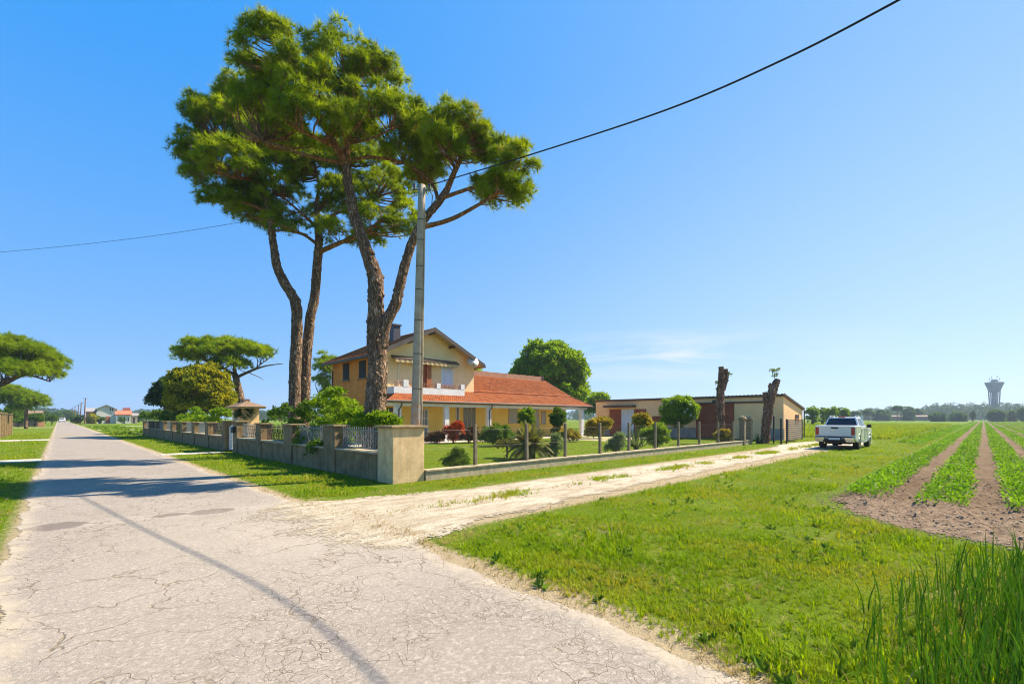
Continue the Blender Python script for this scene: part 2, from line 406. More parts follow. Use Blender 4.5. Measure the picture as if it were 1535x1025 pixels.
# ------------------------------------------------------------------ ground
def sn(x, y, k=1.0, s=0):
    """smooth pseudo noise in -1..1 (numpy)"""
    return (np.sin(1.7*k*x+2.1*k*y+1.3+s)+np.sin(-2.3*k*x+1.1*k*y+.4+2*s)+np.sin(3.9*k*x+.7*k*y+2.2+3*s)*.6+np.sin(.9*k*x-4.3*k*y+5.1+s)*.6+np.sin(7.1*k*x+5.3*k*y+s)*.35+np.sin(-6.3*k*x+8.9*k*y+s)*.35)/3.2
def groundmat():
    m, nt, b, out = nodes('meadow_grass'); p = geo(nt)
    n0 = noise(nt, p, .35, 5, .6); n1 = noise(nt, p, 1.8, 5, .65); n2 = noise(nt, p, 14, 5, .7); n3 = noise(nt, p, 60, 3, .7)
    col = ramp(nt, n1, [(.3, (.08, .135, .005)), (.55, (.13, .175, .007)), (.75, (.21, .20, .025))])
    col = mixc(nt, ramp(nt, n0, [(.42, 0), (.66, .75)]), col, (.12, .19, .012))
    col = mixc(nt, ramp(nt, n2, [(.35, .5), (.6, 0)]), col, (.08, .10, .014))
    bare = ramp(nt, mth(nt, 'ADD', noise(nt, mapped(nt, p, loc=(3, 8, 0)), .8, 4, .65), mth(nt, 'MULTIPLY', mth(nt, 'SUBTRACT', n2, .5), .3)), [(.60, 0), (.70, .75)])
    col = mixc(nt, bare, col, (.30, .235, .095))
    # dry, trodden soil along road and lane edges
    sx = N(nt, 'ShaderNodeSeparateXYZ'); nt.links.new(p, sx.inputs[0]); x, y = sx.outputs[0], sx.outputs[1]
    d1 = mth(nt, 'ABSOLUTE', mth(nt, 'SUBTRACT', x, 1.55)); e1 = mth(nt, 'SUBTRACT', 1.0, mth(nt, 'DIVIDE', mth(nt, 'SUBTRACT', d1, 1.9), .42), clamp=True)
    d2 = mth(nt, 'ABSOLUTE', mth(nt, 'SUBTRACT', y, 7.2)); e2 = mth(nt, 'SUBTRACT', 1.0, mth(nt, 'DIVIDE', mth(nt, 'SUBTRACT', d2, 1.3), .55), clamp=True)
    e2 = mth(nt, 'MULTIPLY', e2, mth(nt, 'LESS_THAN', x, 38.0))
    e2 = mth(nt, 'MULTIPLY', e2, mth(nt, 'GREATER_THAN', x, 3.0))
    e = mth(nt, 'MAXIMUM', e1, e2)
    dry = ramp(nt, mth(nt, 'ADD', mth(nt, 'MULTIPLY', e, .75), mth(nt, 'SUBTRACT', n2, .5)), [(.3, 0), (.55, 1)])
    col = mixc(nt, dry, col, mixc(nt, n3, (.30, .22, .12), (.44, .35, .22)))
    nt.links.new(col, b.inputs['Base Color']); b.inputs['Roughness'].default_value = .95; b.inputs['Specular IOR Level'].default_value = .05
    bump(nt, b, mth(nt, 'ADD', n2, mth(nt, 'MULTIPLY', n3, .5)), .8, .06)
    return m
GROUND = groundmat()
def axis(a, b, fine, lim):
    out = [0.0]; s = fine
    while out[-1] < lim: out.append(out[-1]+s); s = min(s*1.25, 400)
    return out
pos = np.array(axis(0, 0, 1.0, 4500)); ax = np.concatenate([-pos[:0:-1], pos])
gx, gy = np.meshgrid(ax, ax, indexing='ij'); n = len(ax)
V = np.stack([gx.ravel(), gy.ravel(), np.zeros(n*n)], 1)
i, j = np.meshgrid(np.arange(n-1), np.arange(n-1), indexing='ij'); a = (i*n+j).ravel()
struct(np_mesh('ground', V, np.stack([a, a+n, a+n+1, a+1], 1), GROUND, smooth=True))

def strip(name, ts, lo, hi, z, mat, along='y', nw=14, endf=9., zf=None, edf=None):
    """ribbon: along an axis, from lo(t) to hi(t); 'edge' = metres from the rim"""
    ts = np.asarray(ts); L = lo(ts); H = hi(ts); k = len(ts)
    s = np.linspace(0, 1, nw); A = L[:, None]+(H-L)[:, None]*s[None]
    T = np.repeat(ts[:, None], nw, 1); ed = np.minimum(np.minimum(A-L[:, None], H[:, None]-A), np.minimum(T-ts[0], ts[-1]-T)*endf)
    if edf is not None: ed = np.minimum(ed, edf(T, A))
    Z = np.full_like(A, z) if zf is None else z+zf(T, A)
    V = np.stack([A, T, Z] if along == 'y' else [T, A, Z], -1).reshape(-1, 3)
    i, j = np.meshgrid(np.arange(k-1), np.arange(nw-1), indexing='ij'); a = (i*nw+j).ravel()
    q = np.stack([a, a+1, a+nw+1, a+nw], 1)
    if along != 'y': q = q[:, ::-1]
    return np_mesh(name, V, q, mat, edge=ed.ravel(), smooth=True)

def edge_fade(nt, b, out, p, width, nscale):
    at = N(nt, 'ShaderNodeAttribute', attribute_name='edge').outputs['Fac']
    n = mth(nt, 'ADD', mth(nt, 'MULTIPLY', noise(nt, p, nscale, 5, .7), .5), mth(nt, 'MULTIPLY', noise(nt, p, nscale*12, 3, .7), .5))
    f = mth(nt, 'GREATER_THAN', mth(nt, 'ADD', mth(nt, 'DIVIDE', at, width), mth(nt, 'MULTIPLY', mth(nt, 'SUBTRACT', n, .5), 2.2)), .5)
    t = N(nt, 'ShaderNodeBsdfTransparent'); mx = N(nt, 'ShaderNodeMixShader')
    nt.links.new(f, mx.inputs[0]); nt.links.new(t.outputs[0], mx.inputs[1]); nt.links.new(b.outputs[0], mx.inputs[2]); nt.links.new(mx.outputs[0], out.inputs['Surface'])

def roadmat():
    m, nt, b, out = nodes('old_asphalt'); p = geo(nt)
    big = noise(nt, p, .5, 5, .6); mid = noise(nt, p, 3.5, 5, .65); fine = noise(nt, p, 90, 3, .75); grit = noise(nt, p, 260, 2, .8)
    col = ramp(nt, big, [(.28, (.19, .15, .112)), (.72, (.295, .242, .192))])
    col = mixc(nt, ramp(nt, mid, [(.4, 0), (.75, .5)]), col, (.225, .185, .152))
    col = mixc(nt, ramp(nt, fine, [(.40, .75), (.54, 0)]), col, (.10, .08, .065)); col = mixc(nt, ramp(nt, noise(nt, mapped(nt, p, (1, 1, 1)), 30, 3, .8), [(.40, .6), (.50, 0)]), col, (.12, .095, .075)); col = mixc(nt, ramp(nt, noise(nt, mapped(nt, p, loc=(9, 4, 0)), 24, 3, .8), [(.52, 0), (.64, .45)]), col, (.48, .40, .32))
    col = mixc(nt, ramp(nt, grit, [(.52, 0), (.68, .8)]), col, (.60, .53, .45))
    # cracks: warped cells at three sizes, each only in its own patches
    wn = N(nt, 'ShaderNodeTexNoise', Scale=2.2, Detail=5); nt.links.new(p, wn.inputs['Vector'])
    sc_ = N(nt, 'ShaderNodeVectorMath', operation='SCALE'); sc_.inputs['Scale'].default_value = .7; nt.links.new(wn.outputs['Color'], sc_.inputs[0])
    q = N(nt, 'ShaderNodeVectorMath', operation='ADD'); nt.links.new(p, q.inputs[0]); nt.links.new(sc_.outputs[0], q.inputs[1])
    crack = None
    for s, w, lo, hi, ns, off in ((1.0, .013, .42, .50, .5, 0), (3.4, .016, .49, .62, .55, 5), (6.8, .032, .49, .60, .8, 11)):
        v = N(nt, 'ShaderNodeTexVoronoi', feature='DISTANCE_TO_EDGE', Scale=s); nt.links.new(mapped(nt, q.outputs[0], loc=(off, off, 0)), v.inputs['Vector'])
        wv = mth(nt, 'MULTIPLY', noise(nt, p, 5, 3), 2*w)
        ln = mth(nt, 'SUBTRACT', 1.0, mth(nt, 'DIVIDE', v.outputs['Distance'], wv), clamp=True)
        ln = mth(nt, 'MULTIPLY', ln, ramp(nt, noise(nt, mapped(nt, p, loc=(off*3, off, 0)), ns, 4), [(lo, 0), (hi, 1)]))
        ln = mth(nt, 'MULTIPLY', ln, .88)
        crack = ln if crack is None else mth(nt, 'MAXIMUM', crack, ln)
    # an old trench joint across the road with dark worn spots
    sx = N(nt, 'ShaderNodeSeparateXYZ'); nt.links.new(p, sx.inputs[0]); x, y = sx.outputs[0], sx.outputs[1]
    jy = mth(nt, 'SUBTRACT', mth(nt, 'ADD', y, mth(nt, 'MULTIPLY', noise(nt, p, 1.5, 3), .3)), mth(nt, 'ADD', mth(nt, 'MULTIPLY', x, -.19), 10.36))
    worn = None
    wob = mth(nt, 'MULTIPLY', mth(nt, 'SUBTRACT', noise(nt, p, 6, 4, .7), .5), 1.6)
    for (px_, py_, a_, b_) in ((2.0, 9.85, .34, .26), (1.40, 10.0, .24, .16), (-.02, 10.2, .34, .30), (.9, 26, .5, .3)):
        ex = mth(nt, 'DIVIDE', mth(nt, 'SUBTRACT', x, px_), a_); ey = mth(nt, 'DIVIDE', mth(nt, 'SUBTRACT', y, py_), b_)
        rr = mth(nt, 'SUBTRACT', 1.35, mth(nt, 'ADD', mth(nt, 'ADD', mth(nt, 'MULTIPLY', ex, ex), mth(nt, 'MULTIPLY', ey, ey)), wob), clamp=True)
        w_ = mth(nt, 'MULTIPLY', rr, 2.5, clamp=True)
        worn = w_ if worn is None else mth(nt, 'MAXIMUM', worn, w_)
    tracks = mth(nt, 'MAXIMUM', band(x, .75, .45), band(x, 2.25, .45))
    col = mixc(nt, mth(nt, 'MULTIPLY', tracks, .22), col, (.42, .37, .32))
    pale = mth(nt, 'SUBTRACT', 1.0, mth(nt, 'DIVIDE', mth(nt, 'ABSOLUTE', jy), .35), clamp=True)
    col = mixc(nt, mth(nt, 'MULTIPLY', pale, .35), col, (.42, .36, .29))
    col = mixc(nt, mth(nt, 'MULTIPLY', worn, .8), col, (.13, .10, .085))
    col = mixc(nt, mth(nt, 'MULTIPLY', mth(nt, 'LESS_THAN', mth(nt, 'ABSOLUTE', jy), .016), .7), col, (.14, .11, .08))
    # pale dust from the lane
    dd = mth(nt, 'MULTIPLY', mth(nt, 'SUBTRACT', 1.0, mth(nt, 'DIVIDE', mth(nt, 'ABSOLUTE', mth(nt, 'SUBTRACT', y, 7.6)), 4.0), clamp=True), mth(nt, 'DIVIDE', x, 4.2, clamp=True))
    col = mixc(nt, mth(nt, 'MULTIPLY', mth(nt, 'MULTIPLY', dd, mth(nt, 'ADD', mid, .2)), .7), col, (.50, .42, .31))
    at = N(nt, 'ShaderNodeAttribute', attribute_name='edge').outputs['Fac']
    rim = ramp(nt, mth(nt, 'ADD', mth(nt, 'MULTIPLY', at, 1.6), mth(nt, 'SUBTRACT', mid, .5)), [(.05, .8), (.5, 0)])
    col = mixc(nt, rim, col, (.42, .34, .24))
    col = mixc(nt, crack, col, mixc(nt, mid, (.10, .075, .05), (.22, .16, .09)))
    nt.links.new(col, b.inputs['Base Color']); b.inputs['Roughness'].default_value = .9; b.inputs['Specular IOR Level'].default_value = .2
    h = mth(nt, 'SUBTRACT', mth(nt, 'MULTIPLY', fine, .3), mth(nt, 'MULTIPLY', crack, 1.0))
    bump(nt, b, h, .6, .012)
    edge_fade(nt, b, out, p, .16, 3)
    return m
def road_hi(v): return np.interp(v, [-30, .6, 2.5, 5, 620], [3.15, 3.17, 3.34, 3.47, 3.5])
ts = np.concatenate([np.arange(-30, 40, .25), np.geomspace(40, 620, 120)])
struct(strip('road', ts, lambda t: -.52+.10*sn(t*.7, t*0+3)+.05*sn(t*3, t*0), lambda t: road_hi(t)+.10*sn(t*.6, t*0+9)+.05*sn(t*2.7, t*0+1), .008, roadmat(), nw=24))

def lanemat():
    m, nt, b, out = nodes('white_gravel_lane'); p = geo(nt)
    big = noise(nt, p, .8, 5, .6); mid = noise(nt, mapped(nt, p, (.4, 1.5, 1)), 3.0, 6, .75); fine = noise(nt, p, 38, 4, .8)
    col = ramp(nt, big, [(.35, (.50, .41, .295)), (.65, (.64, .55, .41))])
    col = mixc(nt, ramp(nt, mid, [(.46, 0), (.62, .9)]), col, (.36, .27, .165))
    col = mixc(nt, ramp(nt, fine, [(.38, .85), (.52, 0)]), col, (.27, .20, .13))
    v = N(nt, 'ShaderNodeTexVoronoi', Scale=26); nt.links.new(p, v.inputs['Vector'])
    col = mixc(nt, ramp(nt, v.outputs['Distance'], [(.12, .5), (.25, 0)]), col, (.78, .70, .57))
    nt.links.new(col, b.inputs['Base Color']); b.inputs['Roughness'].default_value = .95; b.inputs['Specular IOR Level'].default_value = .1
    bump(nt, b, mth(nt, 'ADD', mth(nt, 'MULTIPLY', mid, 1.5), fine), .9, .04)
    edge_fade(nt, b, out, p, .9, 1.5)
    return m
LKU = [1.5, 2.4, 3.3, 4.2, 5.5, 7.5, 10, 14, 20, 27, 30, 33, 37, 42, 46]
LLO = [7.2, 5.4, 4.9, 5.15, 5.45, 5.6, 5.7, 5.8, 5.9, 6.0, 5.9, 5.2, 4.9, 5.2, 6.2]
LHI = [8.2, 9.6, 10.1, 9.95, 9.4, 9.05, 8.95, 8.85, 8.6, 8.5, 9.0, 9.6, 9.6, 9.0, 7.2]
def lane_lo(u): return np.interp(u, LKU, LLO)+.12*sn(u*1.1, u*0+2)
def lane_hi(u): return np.interp(u, LKU, LHI)+.12*sn(u*1.0, u*0+7)
struct(strip('dirt_lane', np.concatenate([np.arange(1.5, 8, .1), np.arange(8, 46.1, .2)]), lane_lo, lane_hi, .013, lanemat(), along='x', nw=44, endf=.35))

# concrete crossings over the left verge and to the garden gate
PATHC = M('pale_path_concrete', (.50, .44, .34), (.40, .34, .26), 2, .95, .3, 30)
mb = MB()
def slab(name, x0, x1, y0, y1, mat=None, z=.012):
    V = []; xs = np.arange(x0, x1+.01, .5); f = []
    for x in xs: V += [(x, y0+.12*float(sn(x*1.3, 2.0)), z), (x, y1+.12*float(sn(x*1.1, 5.0)), z)]
    for k in range(len(xs)-1): f.append((2*k, 2*k+2, 2*k+3, 2*k+1))
    o = np_mesh(name, np.array(V), np.array(f), mat or PATHC); return struct(o)
slab('path', -26, -.4, 26.0, 27.8); slab('path', -30, -.3, 50.5, 53.5); slab('path', 3.4, 6.3, 26.2, 27.5)
slab('path', 4, 60, 88, 91.5); slab('path', 12, 36.2, 25.9, 29.55, FLOORT, .03)
slab('path', -30, -.3, 120, 124); slab('path', 3.4, 40, 130, 134)
# worn sandy yard between porch and shed
DIRT = M('sandy_yard', (.42, .34, .18), (.30, .27, .10), 1.2, .95, .4, 20, .02)
slab('yard', 29, 39.4, 19.5, 25.2, DIRT, .008)

# ------------------------------------------------------------------ crop field
def soilmat():
    m, nt, b, out = nodes('dry_field_soil'); p = geo(nt)
    big = noise(nt, p, .6, 4); mid = noise(nt, p, 5, 5, .7); fine = noise(nt, p, 34, 4, .7)
    col = ramp(nt, mid, [(.3, (.095, .055, .03)), (.55, (.19, .12, .068)), (.8, (.34, .235, .15))])
    col = mixc(nt, ramp(nt, big, [(.4, 0), (.65, .4)]), col, (.30, .215, .145))
    col = mixc(nt, ramp(nt, fine, [(.3, .6), (.5, 0)]), col, (.13, .085, .055))
    sx = N(nt, 'ShaderNodeSeparateXYZ'); nt.links.new(p, sx.inputs[0])
    head = mth(nt, 'SUBTRACT', 1.0, mth(nt, 'DIVIDE', mth(nt, 'SUBTRACT', sx.outputs[0], 10.6), 3.0), clamp=True)
    tread = noise(nt, mapped(nt, p, (7, 2.2, 1), rot=(0, 0, .35)), 2.2, 5, .75)
    pale = mixc(nt, ramp(nt, tread, [(.38, 0), (.56, 1)]), (.12, .075, .045), (.35, .245, .16))
    col = mixc(nt, mth(nt, 'MULTIPLY', head, .85), col, pale)
    nt.links.new(col, b.inputs['Base Color']); b.inputs['Roughness'].default_value = .95; b.inputs['Specular IOR Level'].default_value = .08
    bump(nt, b, mth(nt, 'ADD', mth(nt, 'ADD', mid, fine), tread), .9, .06)
    edge_fade(nt, b, out, p, .9, 1.1)
    return m
BED0, BEDW = 1.72, 1.19
def soil_ed(T, A): return T-np.interp(A, [-12, -1.2, .55, 1.5, 2.25], [8.0, 8.4, 8.8, 9.6, 10.6])
def soil_z(T, A):
    ph = (A-BED0)/BEDW; prof = np.cos(2*PI*ph)
    bed = .055*np.clip(prof+.35, -.4, 1)
    ramp_ = np.clip((T-10.2)/1.2, 0, 1)
    near = np.clip((26-T)/12, 0, 1)
    clod = (.030*sn(T*2.6, A*2.6)+.045*np.abs(sn(T*6.3, A*5.9, 1, 2))+.034*sn(T*11, A*10, 1, 4)+.02*sn(T*3, A*19, 1, 6))*near
    rut = -.03*np.clip(1-np.abs(((A+.3)*.0+T-9.6-.15*A))/.3, 0, 1)
    return np.maximum((bed*ramp_+clod+.045)*np.clip((shi(T)-A-.25)/.6, 0, 1)*np.clip((soil_ed(T, A)-.5)/.7, 0, 1), .006)
tu = np.concatenate([np.arange(8.0, 17, .07), np.geomspace(17, 330, 160)])
lo = lambda t: -60+0*t
def shi(t): return np.interp(t, [8.0, 8.4, 8.8, 9.6, 10.6, 11.6, 14, 330], [-12, -1.2, .55, 1.5, 2.3, 2.65, 2.5, 2.6])+.10*sn(t*1.3, t*0)*np.clip((t-8)/1, 0, 1)
# near part of the bed area is finely modelled, the rest continues it
def soil_part(name, vlo, vhi, ts, nw):
    return struct(strip(name, ts, vlo, vhi, .0, SOIL, along='x', nw=nw, zf=soil_z, edf=soil_ed))
SOIL = soilmat()
soil_part('field_soil', lambda t: -6+0*t, shi, tu, 130)
soil_part('field_soil', lambda t: -62+0*t, lambda t: -5.6+0*t, np.geomspace(8.2, 330, 120), 110)

# loose clods lying on the tilled soil
def clod():
    V = [Vector(p)*random.uniform(.75, 1.25) for p in ((1, 0, 0), (-1, 0, 0), (0, 1, 0), (0, -1, 0), (0, 0, .8), (0, 0, -.6))]
    return np.array([tuple(v) for v in V]), np.array([(0, 2, 4), (2, 1, 4), (1, 3, 4), (3, 0, 4), (2, 0, 5), (1, 2, 5), (3, 1, 5), (0, 3, 5)])
u = 8.2+10*rng.uniform(0, 1, 16000)**1.4; v = rng.uniform(-5, 2.7, 16000); ok = (soil_ed(u, v) > .12) & (v < shi(u)-.1); u, v = u[ok], v[ok]
z = soil_z(u, v); CL_ = M('soil_clods', (.42, .315, .215), (.27, .19, .12), 9, .95, .4, 60)
Vc, Fc, t = scatter(np.stack([u, v, z], 1), rand_dirs(len(u))*.5+np.array([0, 0, 1.]), .006+.020*rng.uniform(0, 1, len(u))**3, [clod() for _ in range(8)], rng.uniform(0, 1, len(u)))
tag(np_mesh('soil_clods', Vc, Fc, CL_, tint=t), 'loose dry clods scattered over the bare soil of the field', 'soil', kind='stuff')

# two lines of bushy crop on each bed; nobody could count the plants
P = []; Sz = []
for kbed in range(-1, 46):
    vc = BED0-kbed*BEDW
    u = {-1: 38.0, 0: 11.75}.get(kbed, 11.3)
    if vc < -4: u = max(u, 12+(-vc-4)*.9)
    u0 = u+random.uniform(0, .5)
    while u0 < 300:
        st = .115*max(1, u0/13)
        if vc < -16: st *= 1.6
        for off in (-.175, .175):
            if random.random() < .93:
                P.append((u0+random.uniform(-.05, .05)*st/.12, vc+off+random.uniform(-.05, .05), .10)); Sz.append(random.uniform(.115, .215)*(1+.004*min(u0, 60))*(.55 if random.random() < .06 else 1))
        u0 += st
P = np.array(P); Sz = np.array(Sz)
D = rand_dirs(len(P))*.35+np.array([0, 0, 1.])
def bush_tuft(k):
    V = []; Fc = []
    for i in range(k):
        th = random.uniform(0, 2*PI); r = math.sqrt(random.random())*.95; h = random.uniform(.15, 1)*(1-.55*r*r)
        c = Vector((r*math.cos(th), r*math.sin(th), h)); d = (Vector((math.cos(th), math.sin(th), 0))*r+Vector((random.gauss(0, .5), random.gauss(0, .5), .6))).normalized()
        a = d.cross(Vector((random.gauss(0, 1), random.gauss(0, 1), random.gauss(0, 1)))).normalized(); l = random.uniform(.22, .42); w = l*.28
        n = len(V); V += [tuple(c), tuple(c+d*l*.5+a*w), tuple(c+d*l), tuple(c+d*l*.5-a*w)]; Fc += [(n, n+1, n+2), (n, n+2, n+3)]
    return np.array(V), np.array(Fc)
CT = [bush_tuft(34) for _ in range(7)]
V, Fc, t = scatter(P, D, Sz, CT, rng.uniform(0, 1, len(P)))
o = np_mesh('crop_plants', V, Fc, CROPL, tint=t); tag(o, 'low bushy green crop growing in paired rows on the soil beds', 'crop', kind='stuff')

# ------------------------------------------------------------------ grasses
def blade_tuft(k, lean=.5, w=.05):
    V = []; Fc = []
    for i in range(k):
        th = random.uniform(0, 2*PI); d = Vector((math.cos(th), math.sin(th), 0)); a = Vector((-d.y, d.x, 0))*w*.5
        l = random.uniform(.55, 1.15); L = lean*random.uniform(.2, 1.3); b0 = d*random.uniform(0, .35)
        m1 = b0+d*L*.25*l+Vector((0, 0, .6*l)); m2 = b0+d*L*.9*l+Vector((0, 0, l*random.uniform(.8, 1)))
        n = len(V); V += [tuple(b0-a), tuple(b0+a), tuple(m1+a*.8), tuple(m1-a*.8), tuple(m2)]
        Fc += [(n, n+1, n+2), (n, n+2, n+3), (n+3, n+2, n+4)]
    return np.array(V), np.array(Fc)
def in_grass(u, v):
    road = (u > -.62) & (u < road_hi(v)+.05)
    lane = (u > 2.2) & (u < 46) & (v > lane_lo(u)-.05) & (v < lane_hi(u)+.05)
    soil = (u > 8.0) & (v < shi(u)-.02)
    house = (u > 14.8) & (u < 37.4) & (v > 25.8) & (v < 38)
    shed = (u > 39.2) & (u < 45.5) & (v > 10.3) & (v < 29)
    wall = (u > 6.0) & (u < 6.75) & (v > 10.5)
    kerb = (u > 6) & (u < 33) & (v > 10.4) & (v < 11.0)
    yard = (u > 28.5) & (u < 39.5) & (v > 19.2) & (v < 25.5)
    p1 = (u < 0) & (((v > 25.9) & (v < 27.9)) | ((v > 50.3) & (v < 53.7)))
    p2 = (u > 3) & (u < 6.4) & (v > 26.1) & (v < 27.6)
    return ~(road | lane | soil | house | shed | wall | kerb | yard | p1 | p2)
def polar(n, r0, r1, a0=-66, a1=66, pw=1.0):
    th = YAW+np.radians(rng.uniform(a0, a1, n)); q = rng.uniform(0, 1, n)
    r = r0*(r1/r0)**q if pw == 1 else (r0**(1-pw)+(r1**(1-pw)-r0**(1-pw))*q)**(1/(1-pw))
    return np.sin(th)*r, np.cos(th)*r, r
GT = [blade_tuft(8, .9, .085) for _ in range(8)]
u, v, r = polar(225000, 2.2, 75, pw=.8)
ok = in_grass(u, v); u, v, r = u[ok], v[ok], r[ok]
# thin, bare patches near the paved edge and in worn spots
dedge = np.minimum(np.abs(u-road_hi(v)), np.abs(u+.55)); dl = np.where((u > 3) & (u < 40), np.minimum(np.abs(v-lane_lo(u)), np.abs(v-lane_hi(u))), 9)
dens = np.clip(np.minimum(dedge/.45, dl/.22), .15, 1)*np.clip(.95+1.1*sn(u*.9, v*.9), .08, 1)
ok = rng.uniform(0, 1, len(u)) < dens; u, v, r = u[ok], v[ok], r[ok]
lawn = (u > 6.7) & (v > 11)
hgt = np.where(lawn, .030, .045)*(1+.5*sn(u*.6, v*.6, 1, 3))*(1+r/45)*rng.uniform(.6, 1.35, len(u))
hgt *= np.where((rng.uniform(0, 1, len(u)) < .05) & ~lawn, 1.8, 1)
tn = np.clip(.5+.35*sn(u*.5, v*.5, 1, 8)+rng.uniform(-.35, .35, len(u)), 0, 1)
V, Fc, t = scatter(np.stack([u, v, 0*u], 1), np.stack([0*u, 0*u, 0*u+1], 1)+rand_dirs(len(u))*.18, hgt, GT, tn)
tag(np_mesh('grass', V, Fc, GRASSL, tint=t), 'short green grass covering the verges and the garden lawn', 'grass', kind='stuff')
# dry straw along the edges and on the lane crown
u, v, r = polar(90000, 2.2, 45, pw=.9)
e = np.minimum(np.minimum(np.abs(u-road_hi(v)-.12), np.abs(u+.7)), np.where((u > 3.2) & (u < 42), np.minimum(np.minimum(np.abs(v-lane_lo(u)+.05), np.abs(v-lane_hi(u)-.05)), np.abs(v-7.35-.15*sn(u, u*0))*1.2), 9))
e = np.where((u > 8) & (np.abs(v-shi(u)) < e), np.abs(v-shi(u))*1.2, e)
road = (u > -.5) & (u < road_hi(v)-.1)
keep = (rng.uniform(0, 1, len(u)) < np.clip(1-e/.42, .16, 1)*np.clip(.5+.9*sn(u*1.1, v*1.1, 1, 5), .05, 1)) & ~road & (in_grass(u, v) | (e < .3))
u, v, r = u[keep], v[keep], r[keep]
V, Fc, t = scatter(np.stack([u, v, 0*u+.01], 1), np.stack([0*u, 0*u, 0*u+1], 1)+rand_dirs(len(u))*.5, .04*rng.uniform(.5, 1.4, len(u))*(1+r/45), [blade_tuft(6, 1.3, .075) for _ in range(6)], rng.uniform(0, 1, len(u)))
tag(np_mesh('dry_grass', V, Fc, DRY, tint=t), 'dry straw coloured grass along the edges of road and lane', 'grass', kind='stuff')
# broad leaved weeds dotted over the verge
u, v, r = polar(2600, 2.6, 30, pw=.9); ok = in_grass(u, v) & (rng.uniform(0, 1, len(u)) < np.clip(.2+sn(u*.7, v*.7, 1, 9), 0, 1)) & (v < 10.4); u, v = u[ok], v[ok]
V, Fc, t = scatter(np.stack([u, v, 0*u+.01], 1), np.stack([0*u, 0*u, 0*u+1], 1)+rand_dirs(len(u))*.2, rng.uniform(.05, .11, len(u)), [leaf_tuft(9, .38, .95) for _ in range(5)], rng.uniform(0, 1, len(u)))
tag(np_mesh('broadleaf_weeds', V, Fc, LEAFG, tint=t), 'broad leaved weeds dotted through the verge grass', 'weeds', kind='stuff')
# green weeds on the crown of the lane
u = rng.uniform(4, 40, 9000); v = 7.35+.15*sn(u, u*0)+rng.normal(0, .16, 9000)
keep = sn(u*.8, v*0+2) > rng.uniform(-.1, .9, 9000); u, v = u[keep], v[keep]
V, Fc, t = scatter(np.stack([u, v, 0*u+.012], 1), np.stack([0*u, 0*u, 0*u+1], 1)+rand_dirs(len(u))*.4, .06*rng.uniform(.5, 1.4, len(u))*(1+u/40), GT, rng.uniform(.2, 1, len(u)))
tag(np_mesh('lane_weeds', V, Fc, GRASSL, tint=t), 'thin strip of weeds between the wheel tracks of the lane', 'weeds', kind='stuff')
# rank tall grass at the lower right
Pt = []
for k in range(7000):
    Z = random.uniform(2.35, 5.0); f = random.betavariate(2.4, 1.35)
    lo_ = .70+(.10 if Z > 4.2 else 0)+max(0, Z-4.4)*.12
    X = Z*(lo_+(1.55-lo_)*f)
    u_, v_ = X*CA+Z*SA, -X*SA+Z*CA
    if shi(np.array([u_]))[0]-.1 > v_ and u_ > 8.0: continue
    Pt.append((u_, v_, f, Z))
def reed(h, w, lean, th, droop):
    d = Vector((math.cos(th), math.sin(th), 0)); a = Vector((math.sin(th+.8), math.cos(th+.3), 0))*w*.5; V = []
    for k in range(6):
        t = k/5; p = d*lean*h*t**2+Vector((0, 0, h*(t-droop*t**4)))
        ww = (1-.25*t) if t < .6 else max(0.02, (1-t)*2.1)
        V += [p-a*ww, p+a*ww]
    return V
def add_reeds(name, lab, lst, mat):
    VV = []; FF = []; T = []
    for (x, y, h, w, lean, dr) in lst:
        n = len(VV); VV += [q+Vector((x, y, 0)) for q in reed(h, w, lean, random.uniform(0, 2*PI), dr)]
        for k in range(5): FF.append((n+2*k, n+2*k+1, n+2*k+3, n+2*k+2))
        T += [random.random()]*12
    tag(np_mesh(name, np.array(VV), np.array(FF), mat, tint=T), lab, 'tall grass', kind='stuff')
L1 = []; L2 = []
for (x, y, f, Z) in Pt:
    q = random.random()
    if q < .34: L1.append((x, y, random.uniform(.36, .74)*(.55+.75*min(f, .6)/.6*.7)*(1.22 if random.random() < .06 else 1), random.uniform(.008, .017), random.uniform(.05, .45), random.uniform(0, .12)))
    elif q < .52: L1.append((x, y, random.uniform(.16, .42)*(.6+.5*f), random.uniform(.005, .010), random.uniform(.1, .6), random.uniform(.0, .3)))
    else: L2.append((x, y, random.uniform(.08, .30), random.uniform(.004, .008), random.uniform(.3, 1.1), random.uniform(.1, .5)))
add_reeds('tall_grass', 'tall dark green reedy grass rising at the field corner', L1, REED)
add_reeds('matted_grass', 'matted green grass around the tall reedy blades', L2[::2], GRASSL)
add_reeds('dead_grass', 'dead straw coloured stalks among the tall reedy blades', L2[1::2], DRY)
